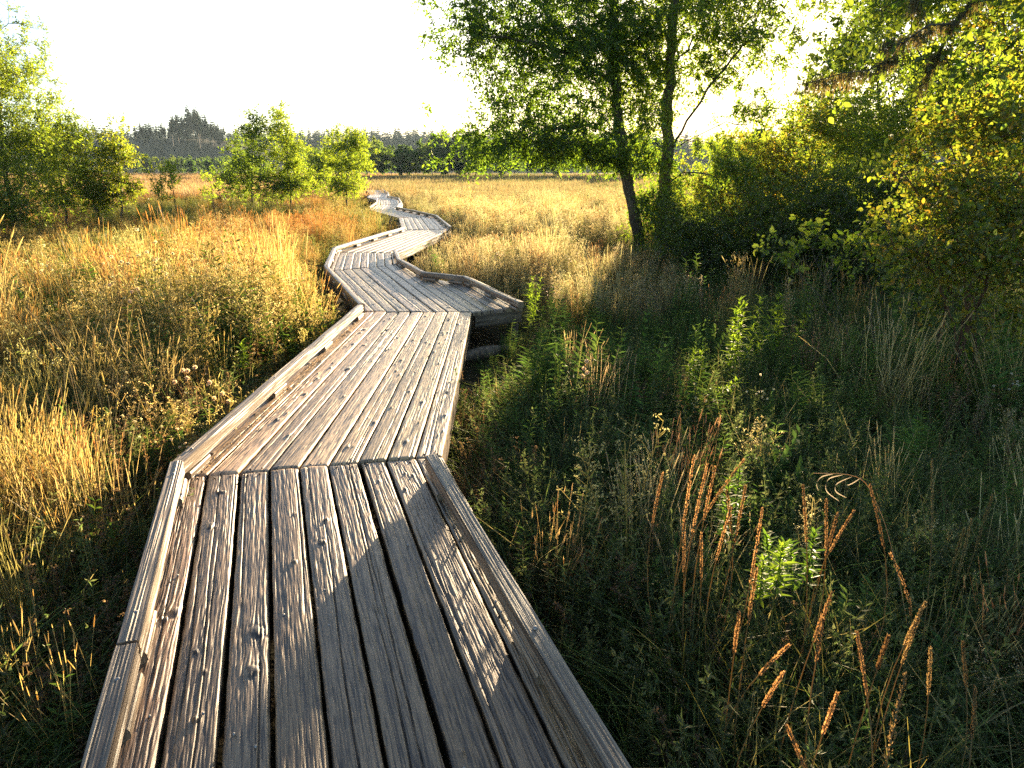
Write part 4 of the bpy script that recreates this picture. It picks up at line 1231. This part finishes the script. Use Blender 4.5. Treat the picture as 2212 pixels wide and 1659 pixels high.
r = rs(400)
def sample_band(y0, y1, dens, margin=2.5, slope=.80):
    area = (y1 - y0) * (slope * (y0 + y1) + 2 * margin)
    n = int(area * dens)
    y = np.sqrt(r.uniform(y0 ** 2, y1 ** 2, n)) if y0 > 6 else r.uniform(y0, y1, n)
    x = r.uniform(-1, 1, n) * (slope * y + margin)
    return x, y
PP, RR_, SS, II, TT_ = [], [], [], [], []
def put(x, y, kindset, sc_, tint):
    n = len(x)
    idx = np.zeros(n, int)
    for nm in KN:
        m = kindset == nm
        idx[m] = r.choice(KN[nm], m.sum())
    PP.append(np.stack([x, y, 0 * x - .02], -1))
    tilt = r.normal(size=(n, 2)) * .10
    RR_.append(np.stack([tilt[:, 0], tilt[:, 1], r.uniform(0, 6.28, n)], -1))
    SS.append(np.stack([sc_[0], sc_[0], sc_[1]], -1)); II.append(idx); TT_.append(tint)

def choose(w):
    """w: dict name -> weight array; returns the drawn names."""
    names = list(w); W = np.stack([np.broadcast_to(w[k], len(next(iter(v for v in w.values() if np.ndim(v))))) for k in names], 1)
    C = np.cumsum(W / W.sum(1, keepdims=True), 1)
    u = r.uniform(size=len(C))[:, None]
    return np.array(names)[np.minimum((u > C).sum(1), len(names) - 1)]

for y0, y1, dens in [(.2, 4, 95), (4, 9, 48), (9, 16, 28), (16, 28, 15), (28, 48, 7)]:
    x, y = sample_band(y0, y1, dens)
    dd = deck_dist(x, y)
    k = dd > .73
    x, y, dd = x[k], y[k], dd[k]
    n1, n2, n3 = fbm(x * .45, y * .3, 21), fbm(x * .6 + 9, y * .4, 22), fbm(x * .9, y * .6, 23)
    left = x < np.interp(y, MY, MX)
    one = np.ones(len(x))
    stand_out = np.zeros(len(x), bool)
    for q in OPEN: stand_out |= np.hypot(x - q[0], y - q[1] + .25) < .42
    # shaded hollow on the right; sunlit pale meadow beyond it; golden meadow on the left
    shade = (~left) & ((x > .2 * y + .9 - .25 * np.maximum(0, y - 9)) & (y < 13.5) | (y < 8.5) | (x > 4.0 + .12 * (y - 13)))
    shade = shade & ~((y > 17) & (x < .18 * y + 1))
    edge = np.clip(1.6 - dd, 0, 1)
    L0 = left & (y < 3.6); L1 = left & (y >= 3.6) & (y < 12); L2 = left & (y >= 12)
    RB = (~left) & ~shade
    pk = lambda c, v: np.where(c, v, 0.0)
    redp = np.clip((n1 - .52) * 8, 0, 1)
    w = {
        'straw': pk(L0, .5 + 4.0 * (x < -1.9) * (y > 2.2)) + pk(L1, .8 * np.clip((n2 - .35) * 4, .1, 1) + 1.6 * (x < -.42 * y) * (y < 7)) + pk(L2, .5) + pk(shade, .04 + .35 * ((x - .55 * y / 4.2) ** 2 < .35) * (y > 2.6) * (y < 7)) + pk(RB, .8),
        'red': pk(L0, .1 + 1.0 * (x < -2.2)) + pk(L1, 1.6 * redp + .25) + pk(L2, 3.8 * redp + .3) + pk(shade, .05) + pk(RB, .3 + .9 * redp * (y > 22)),
        'green': pk(L0, 1.3) + pk(L1, 1.1 + 1.5 * (n3 > .54)) + pk(L2, 1.8 + 2.4 * (n2 > .5)) + pk(shade, 1.5) + pk(RB, .5),
        'brush': pk(L0, .05) + pk(L1, 2.6 * (n3 < .57)) + pk(L2, 4.6 * (n3 < .62)) + pk(shade, .05) + pk(RB, 4.2),
        'herb': pk(L0, .3) + pk(L1, 1.0 + 2.2 * (n1 < .5)) + pk(L2, .7 + 2.2 * (n1 < .5)) + pk(shade, 1.0 + 4.5 * (y > 3.6) * (y < 9.5) * (x < 2.4)) + pk(RB, .35 + 3 * (y < 9)),
        'brown': pk(L0, 2.4) + pk(L1, 1.6 * (y < 6.5) * (dd < 2.6) + .4 * (n1 > .5)) + pk(L2, .2) + pk(shade, .35) + pk(RB, .05),
        'litter': 2.2 * one + 3.5 * edge,
        'fine': pk(L0, 1.2) + pk(L1, .3) + pk(L2, .5) + pk(shade, 2.0) + pk(RB, .1),
        'puff': pk(L1, .75 * (dd < 4)) + pk(L2, .2) + pk(shade, .02) + pk(RB, .12) + pk(L0, .03)}
    kn = choose(w)
    hs = r.uniform(.7, 1.15, len(x)) * (.88 + np.where(left, .9, .6) * (n2 - .5)) * (1 + .35 * (r.uniform(size=len(x)) > .93))
    hs = hs * np.where(y < 2.5, .62 + .15 * y, 1.0) * np.where((dd < 1.15), np.where(y < 4.5, 1.0, .70), 1.0) * np.where(shade, .88, 1.0)
    hs = hs * np.where(~left & (y > 6) & (y < 17) & (dd < 3.2), .55 + .12 * dd, 1.0)
    hs = hs * np.where(L2, .85, 1) * np.where(L0 & (x > -2.4), .95, 1.0) * np.where((y > 28), .85, 1)
    hs = np.where(shade & (y < 4.6), hs * .78, np.where((x > 1.2) & (y > 9.5) & (y < 16), hs * .62, hs)) * np.where(stand_out, .74, 1.0)
    ws = hs * r.uniform(.9, 1.3, len(x)) * (1 + np.maximum(0, y - 12) * .018)
    tint = r.uniform(.72, 1.25, (len(x), 1)) * np.stack([r.uniform(.92, 1.1, len(x)), r.uniform(.93, 1.07, len(x)), r.uniform(.85, 1.12, len(x))], -1)
    olive = np.where((L2 & (n1 < .56))[:, None], np.array([.66, .80, .70]), np.ones(3)) * np.where(RB[:, None], np.array([.95, .97, 1.05]), np.ones(3))
    hue = np.clip((fbm(x * .5 + 4, y * .35, 61) - .35) * 3.3, 0, 1)[:, None]
    tint = tint * np.where(left[:, None], np.array([1.12, .85, .66]) * hue + np.array([.93, .90, .70]) * (1 - hue), np.ones(3))
    tint = tint * np.where(L2, .80, np.where(left, .93, 1.0))[:, None] * olive * np.where((y > 26)[:, None], np.array([.86, .88, .86]), np.ones(3)) * (.80 + .45 * fbm(x * .35, y * .22, 51))[:, None]
    put(x, y, kn, (ws, hs), tint)
# thatch and low leaves closing the ground beside the near boards
n = 5200
x = r.uniform(-3.6, 3.8, n); y = r.uniform(.2, 5.5, n); dd = deck_dist(x, y)
k = (dd > .70) & (dd < 3.2); x, y, dd = x[k], y[k], dd[k]; one = np.ones(len(x))
kn = choose({'litter': 2.5 * one, 'green': 1.6 * one, 'fine': 1.3 * one, 'brown': np.where(x < 0, 1.4, .1)})
hs = r.uniform(.5, .9, len(x)) * np.where(dd < 1.0, .8, 1.0); tint = r.uniform(.6, 1.1, (len(x), 1)) * np.ones(3)
put(x, y, kn, (hs * r.uniform(1.1, 1.6, len(x)), hs), tint)
for y0, y1, dens in [(45, 75, 2.6), (75, 120, 1.5), (120, 230, .75)]:
    x, y = sample_band(y0, y1, dens)
    k = deck_dist(x, y) > .95 * (y < 60)
    x, y = x[k], y[k]
    n1 = fbm(x * .05, y * .03, 31)
    left = x < np.interp(y, MY, MX)
    one = np.ones(len(x))
    kn = choose({'far_tan': one * 1.5 + 2.0 * left, 'far_green': .3 + 3 * (n1 < .45) * ~left + 0 * one})
    hs = r.uniform(.55, .9, len(x)); ws = r.uniform(1.0, 1.5, len(x)) * (1 + (y - 45) * .006)
    tint = r.uniform(.8, 1.2, (len(x), 1)) * np.where(left[:, None], np.array([.80, .70, .70]), np.array([.58, .62, .60]))  # right of the walk the tint is greyed and darkened as tree shade
    put(x, y, kn, (ws, hs), tint)
instancer('meadow_growth', 'tall dry golden grass, seedy weeds and green herbs covering the marsh meadow', protos,
          np.concatenate(PP), np.concatenate(RR_), np.concatenate(SS), np.concatenate(II), np.concatenate(TT_))
print('meadow plants', sum(len(p) for p in PP))

# conifer forest on the far hills, one mass
hp = []
for k in range(3):
    gt, gc = fir_geo(600 + k, 24, .12, .2, 12, 6)
    hp.append(gc.mesh('hill_conifer', plant_material('hill_conifer', .2, (1.2, 1.2, 1.0), .01, .6, inst=True) if k == 0 else hp[0].materials[0]))
n = 80000
x = r.uniform(-1900, 1900, n); y = r.uniform(400, 2100, n)
z = hill_height(x, y)
keep = (z > 5) & (np.abs(x) < .95 * y + 60) & (fbm(x / 120, y / 120, 44) < .74)
x, y, z = x[keep], y[keep], z[keep]
s_ = r.uniform(.45, 1.15, len(x)) * (.7 + .6 * fbm(x / 60, y / 60, 45)) * np.where((x > -350) & (x < -110) & (y < 680), .3, 1.0)
instancer('hill_forest', 'hazy dark conifer forest covering the distant hills', hp, np.stack([x, y, z - 1], -1), np.stack([0 * x, 0 * x, r.uniform(0, 6, len(x))], -1),
          np.stack([s_, s_, s_], -1), r.integers(0, 3, len(x)), np.broadcast_to(r.uniform(.8, 1.3, (len(x), 1)), (len(x), 3)))
print('hill trees', len(x))

# ------------------------------------------------------------------ foreground plants that stand out
def seed_stalk(root, p, lean, h, head, r, orange=1.0, width=.0040):
    k = 9; t = np.linspace(0, 1, k)
    lean = np.asarray(lean, float)
    kx, ky = r.normal(size=2) * .06
    path = p + np.stack([lean[0] * t ** 1.8 + kx * np.sin(t * 3.14), lean[1] * t ** 1.8 + ky * np.sin(t * 3.14), h * (t - .12 * np.hypot(*lean) * t ** 3)], -1)
    g = Geo(); tube(g, path, np.linspace(.0026, .0016, k), np.array([.17, .14, .06]), 4)
    st = g.build('stalk', M_dry, root)
    tt = r.uniform(0, 1, 230) ** .9
    s0 = 1 - head / h
    tq = s0 + (1 - s0) * tt
    P = np.stack([np.interp(tq, t, path[:, a]) for a in range(3)], -1)
    ax = unit(path[-1] - path[-3])
    w = width * (np.sin(np.pi * np.clip(tt * .92 + .06, 0, 1)) ** .5)
    d = unit(r.normal(size=P.shape))
    d = unit(d - (d @ ax)[:, None] * ax)
    P = P + d * (w * r.uniform(.2, .9, len(P)))[:, None]
    c = r.uniform(.3, .8) * leaf_colors(r, len(P), [(.40 * orange, .25, .12), (.48 * orange, .33, .17), (.32 * orange, .21, .11)])
    g = Geo(); leaves(g, P, d * .7 + ax, d, r.uniform(.005, .010, len(P)), .0038, c)
    g.build('seed_head', M_dry, st, origin=parent_origin(root))

def clump(label, stalks, seed, z=0.0, **kw):
    """stalks: list of (tip vx, tip vy, depth, head length)."""
    r = rs(seed)
    stalks = [(a, b, d * .68, hd) for a, b, d, hd in stalks]
    tips = [at(a, b, d) for a, b, d, _ in stalks]
    c = np.mean(tips, axis=0)
    base = np.array([c[0] + r.uniform(-.05, .05), c[1], 0.0])
    root = empty('seed_grass', base, label, 'grass', 'orange seed-head grasses in the shade right of the boardwalk')
    for (a, b, d, hd), tip in zip(stalks, tips):
        p = base + np.array([r.normal() * .04, r.normal() * .04, 0])
        seed_stalk(root, p, (tip[0] - p[0], tip[1] - p[1]), tip[2], hd, r, **kw)
    g = Geo()
    n = 26
    paths = blades(g, r, n, .06, .3, .65, .007, .35, .7, (.06, .10, .02), (.16, .16, .04), k=5)
    v = [q + base for q in g.V]; g.V = v
    g.build('leaf_blades', M_dry, root, origin=base)
    return root
clump('tight clump of glowing orange seed heads, tallest in the shaded hollow', [(1432, 1015, 3.15, .22), (1500, 980, 3.1, .26), (1528, 1000, 3.1, .24), (1545, 1005, 3.15, .2), (1478, 1120, 3.05, .2), (1515, 1150, 3.05, .2)], 701)
clump('crossing orange seed stalks right of the tight clump', [(1608, 985, 3.2, .22), (1612, 1040, 3.1, .24), (1648, 1090, 3.0, .26), (1570, 1055, 3.1, .2), (1580, 1090, 3.0, .2)], 702)
clump('three upright orange seed heads above the white curled leaf', [(1735, 1045, 3.1, .2), (1785, 1075, 3.0, .2), (1810, 1105, 3.0, .16)], 703)
clump('two tall tan seed heads leaning left beside the white curled leaf', [(1880, 1040, 3.1, .22), (1925, 1190, 2.8, .26), (1845, 1100, 3.0, .18)], 704)
clump('long tan seed stalks leaning left near the right edge', [(2015, 985, 3.2, .26), (2145, 1065, 3.0, .22), (2100, 1120, 2.9, .22), (2085, 1135, 2.9, .18)], 705, orange=.7)
clump('pair of low orange seed heads below the tight clump', [(1597, 1325, 2.35, .14), (1635, 1225, 2.4, .2), (1705, 1385, 2.3, .14)], 706)
clump('paired seed heads crossing low in the middle of the hollow', [(1798, 1275, 2.4, .15), (1852, 1360, 2.3, .14), (1920, 1370, 2.25, .1), (1780, 1330, 2.35, .12)], 707)
clump('thick furry tan seed head bowing right near the bottom edge', [(1958, 1448, 2.05, .24)], 708, orange=.85, width=.009)
clump('fan of short lit seed heads near the bottom edge', [(1692, 1450, 2.05, .12), (1810, 1490, 2.0, .12), (1700, 1560, 1.95, .12)], 709)
clump('stiff tan seed heads near the bottom right corner', [(2000, 1295, 2.4, .14), (1985, 1330, 2.4, .14), (2010, 1400, 2.3, .14), (2080, 1385, 2.3, .12), (2108, 1480, 2.2, .12)], 710, orange=.85)

def leafy_weed(label, vx, vy, depth, n, seed, L=.095, pal=((.09, .15, .03), (.12, .18, .035)), spread=.12, low=.35):
    r = rs(seed)
    tip = at(vx, vy, depth)
    base = np.array([tip[0], tip[1], 0.0])
    root = empty('leafy_weed', base, label, 'weed', 'bright leafy weeds right of the boardwalk')
    gs, gl = Geo(), Geo()
    for k in range(n):
        top = tip + (np.array([r.normal() * spread, r.normal() * spread, -abs(r.normal()) * .12]) if k else 0)
        p0 = base + np.array([r.normal() * .03, r.normal() * .03, 0])
        t = np.linspace(0, 1, 8)
        path = p0 + (top - p0) * t[:, None] + np.array([0, 0, .03]) * np.sin(t * np.pi)[:, None]
        tube(gs, path, np.linspace(.0042, .0018, 8), (.09, .12, .035), 5)
        m = 34
        tt = np.repeat(np.linspace(low, 1, m // 2), 2)
        P = p0 + (top - p0) * tt[:, None]
        a = np.arange(m) // 2 * 1.57 + (np.arange(m) % 2) * np.pi + r.normal(size=m) * .2
        d = np.stack([np.cos(a), np.sin(a), .35 + .7 * (tt > .93) + r.normal(size=m) * .12], -1)
        l = L * r.uniform(.75, 1.15, m) * np.where(tt > .93, .75, 1)
        big_leaves(gl, P, d, np.tile([0, 0, 1.0], (m, 1)) + r.normal(size=(m, 3)) * .15, l, l * .24, leaf_colors(r, m, pal), fold=.1)
        for q in range(3):
            big_leaves(gl, P[6:], d[6:] + unit(r.normal(size=(m - 6, 3))) * .8, np.tile([0, 0, 1.0], (m - 6, 1)), l[6:] * .6, l[6:] * .18, leaf_colors(r, m - 6, pal), fold=.1)
    gs.build('stem', M_dry, root, smooth=True); gl.build('foliage', M_leaf, root)
    return root
leafy_weed('tall bright green weed catching the sun in the middle of the dark hollow', 1598, 650, 5.6, 5, 721)
leafy_weed('yellow-green lit weed with pale flowers left of the tallest bright one', 1500, 760, 5.4, 5, 722, spread=.2)
leafy_weed('leafy weed lit at the top right of the tall bright green one', 1690, 640, 6.2, 3, 723)
leafy_weed('star-shaped bright weed top among the crossing orange seed stalks', 1690, 1180, 1.9, 2, 724, L=.06, low=.8)
leafy_weed('dark green weed behind the tight orange clump', 1575, 1040, 2.4, 3, 725, L=.055, low=.7, pal=((.05, .10, .02), (.07, .13, .03)))
leafy_weed('dark weed under the white curled leaf', 1760, 1150, 2.1, 3, 726, L=.055, low=.75, pal=((.05, .10, .02), (.07, .13, .03)))
leafy_weed('bright weed crown alone at the right under the close shrub', 1955, 930, 4.0, 1, 727, L=.07)
leafy_weed('bright weed standing where the sunlit meadow meets the hollow', 1150, 600, 7.6, 3, 728, L=.08)
leafy_weed('weed with spreading leaves beside the passing bay', 1230, 680, 6.9, 4, 729, L=.08)
leafy_weed('slender green weed left of the shaded deck boards', 690, 655, 7.2, 2, 730, L=.07)
leafy_weed('green weed amid the golden grass on the left', 410, 600, 7.5, 3, 731, L=.085)
leafy_weed('pale green weed against the left kerb of the sunlit deck boards', 520, 740, 5.6, 2, 732, L=.075)

def puff_stalk(label, vx, vy, depth, n, seed, rad=.016, spread=.04):
    r = rs(seed)
    tip = at(vx, vy, depth); base = np.array([tip[0] + .04, tip[1], 0.0])
    root = empty('seed_puff_plant', base, label, 'weed', 'weeds with white seed puffs')
    for k in range(n):
        c = tip + (r.normal(size=3) * spread if k else 0)
        t = np.linspace(0, 1, 6)[:, None]
        g = Geo(); tube(g, base + (c - base) * t + np.array([.03, 0, 0]) * np.sin(t * 3.14), .0016, (.16, .13, .06), 4)
        st = g.build('stalk', M_dry, root)
        m = 140; d = unit(r.normal(size=(m, 3)))
        g = Geo(); leaves(g, np.tile(c, (m, 1)), d, r.normal(size=(m, 3)), rad * r.uniform(.8, 1.1, m), .004, (.62, .58, .5), wide=.85)
        g.build('seed_puff', M_dry, st, origin=base)
puff_stalk('cluster of round white seed puffs in the green hollow right of the deck', 1268, 805, 4.6, 4, 741, spread=.035)
for q, (vx, vy, d, n, lab) in enumerate([(395, 800, 4.6, 5, 'white seed puffs nearest the middle of the left kerb'), (480, 850, 4.4, 4, 'low white seed puffs touching the left kerb'),
                                         (285, 630, 6.2, 4, 'pale seed puffs high in the left meadow'), (630, 600, 8.2, 4, 'fluffy seed tops beside the bend of the shaded deck'),
                                         (560, 690, 6.4, 5, 'fluffy seed tops above the far end of the left kerb'), (115, 910, 3.9, 3, 'white seed puffs low in the golden grass at the far left')]):
    puff_stalk(lab, vx, vy, d, n, 750 + q, spread=.07)

# the dry pale leaf blades curling over the hollow
rt = empty('curled_dry_leaf', at(1800, 1060, 2.2) * [1, 1, 0], 'pale dry grass stem with three curled white leaves over the dark hollow', 'grass')
def vcurve(pts, d):
    P = np.array([at(a, b, d) for a, b in pts]); n = len(P); out = []
    for i in range(n - 1):                       # Catmull-Rom through the points
        p0, p1, p2, p3 = P[max(i - 1, 0)], P[i], P[i + 1], P[min(i + 2, n - 1)]
        for t in np.linspace(0, 1, 6)[:-1]:
            out.append(.5 * (2 * p1 + (p2 - p0) * t + (2 * p0 - 5 * p1 + 4 * p2 - p3) * t * t + (3 * p1 - p0 - 3 * p2 + p3) * t ** 3))
    return np.array(out + [P[-1]])
g = Geo(); tube(g, vcurve([(1990, 1500), (1930, 1200), (1890, 1080), (1850, 1030), (1758, 1022)], 2.2), .0013, (.3, .26, .18), 4); stem_ = g.build('stem', M_dry, rt)
for k, pl in enumerate([[(1800, 1024), (1775, 1030), (1764, 1045), (1768, 1060)], [(1820, 1026), (1790, 1035), (1785, 1060), (1812, 1082)], [(1840, 1030), (1808, 1045), (1806, 1062), (1828, 1075)], [(1860, 1032), (1845, 1042), (1835, 1047), (1830, 1048)]]):
    g = Geo(); P = vcurve(pl, 2.2)
    strips(g, P[None], np.interp(np.linspace(0, 1, len(P)), [0, .3, .7, 1], [.001, .005, .004, .001]), unit(np.array([[.3, .2, 1.0]])), (.20, .20, .19), (.24, .24, .22)); g.build('leaf', M_dry, stem_, origin=parent_origin(rt))

# a log end lying under the far side of the sunlit section
g = Geo(); P = np.array([[-.02, 7.35, .08], [-.28, 7.2, .10], [-.5, 7.05, .09]])
tube(g, P, [.065, .07, .06], (.20, .15, .11), 14, .1)
tagob(g.build('log', M_bark, smooth=True, origin=(-.28, 7.2, 0)), 'short grey log lying in the dark under the passing bay', 'log').location = (-.28, 7.2, 0)

# seeds and crumbs caught along the left kerb of the sunlit boards
g = Geo(); r = rs(801); m = 520
y = r.uniform(3.35, 7.4, m); x = -1.62 + np.abs(r.normal(size=m)) * .045
leaves(g, np.stack([x, y, np.full(m, ZD + .004)], -1), r.normal(size=(m, 3)) * [1, 1, .3], r.normal(size=(m, 3)) + [0, 0, 1.5], r.uniform(.004, .011, m), .005, leaf_colors(r, m, [(.35, .27, .15), (.16, .11, .06), (.45, .38, .25)]))
tagob(g.build('seed_litter', M_dry), 'seeds and leaf crumbs gathered along the left kerb of the deck', 'litter', kind='stuff')

# ------------------------------------------------------------------ air
g = Geo()
x0, x1, y0, y1, z0, z1 = -2600, 2600, -500, 2600, -4, 150
V = [(x, y, z) for z in (z0, z1) for y in (y0, y1) for x in (x0, x1)]
g.add(V, [[0, 2, 3, 1], [4, 5, 7, 6], [0, 1, 5, 4], [2, 6, 7, 3], [0, 4, 6, 2], [1, 3, 7, 5]], (1, 1, 1))
m, n_, l_ = mat('haze')
out = n_.new('ShaderNodeOutputMaterial'); pv = n_.new('ShaderNodeVolumePrincipled')
pv.inputs['Color'].default_value = (.62, .82, 1, 1); pv.inputs['Density'].default_value = HAZE; pv.inputs['Anisotropy'].default_value = .1
l_.new(pv.outputs[0], out.inputs['Volume'])
tagob(g.build('haze', m), 'thin golden evening haze over the marsh', 'haze', kind='stuff')
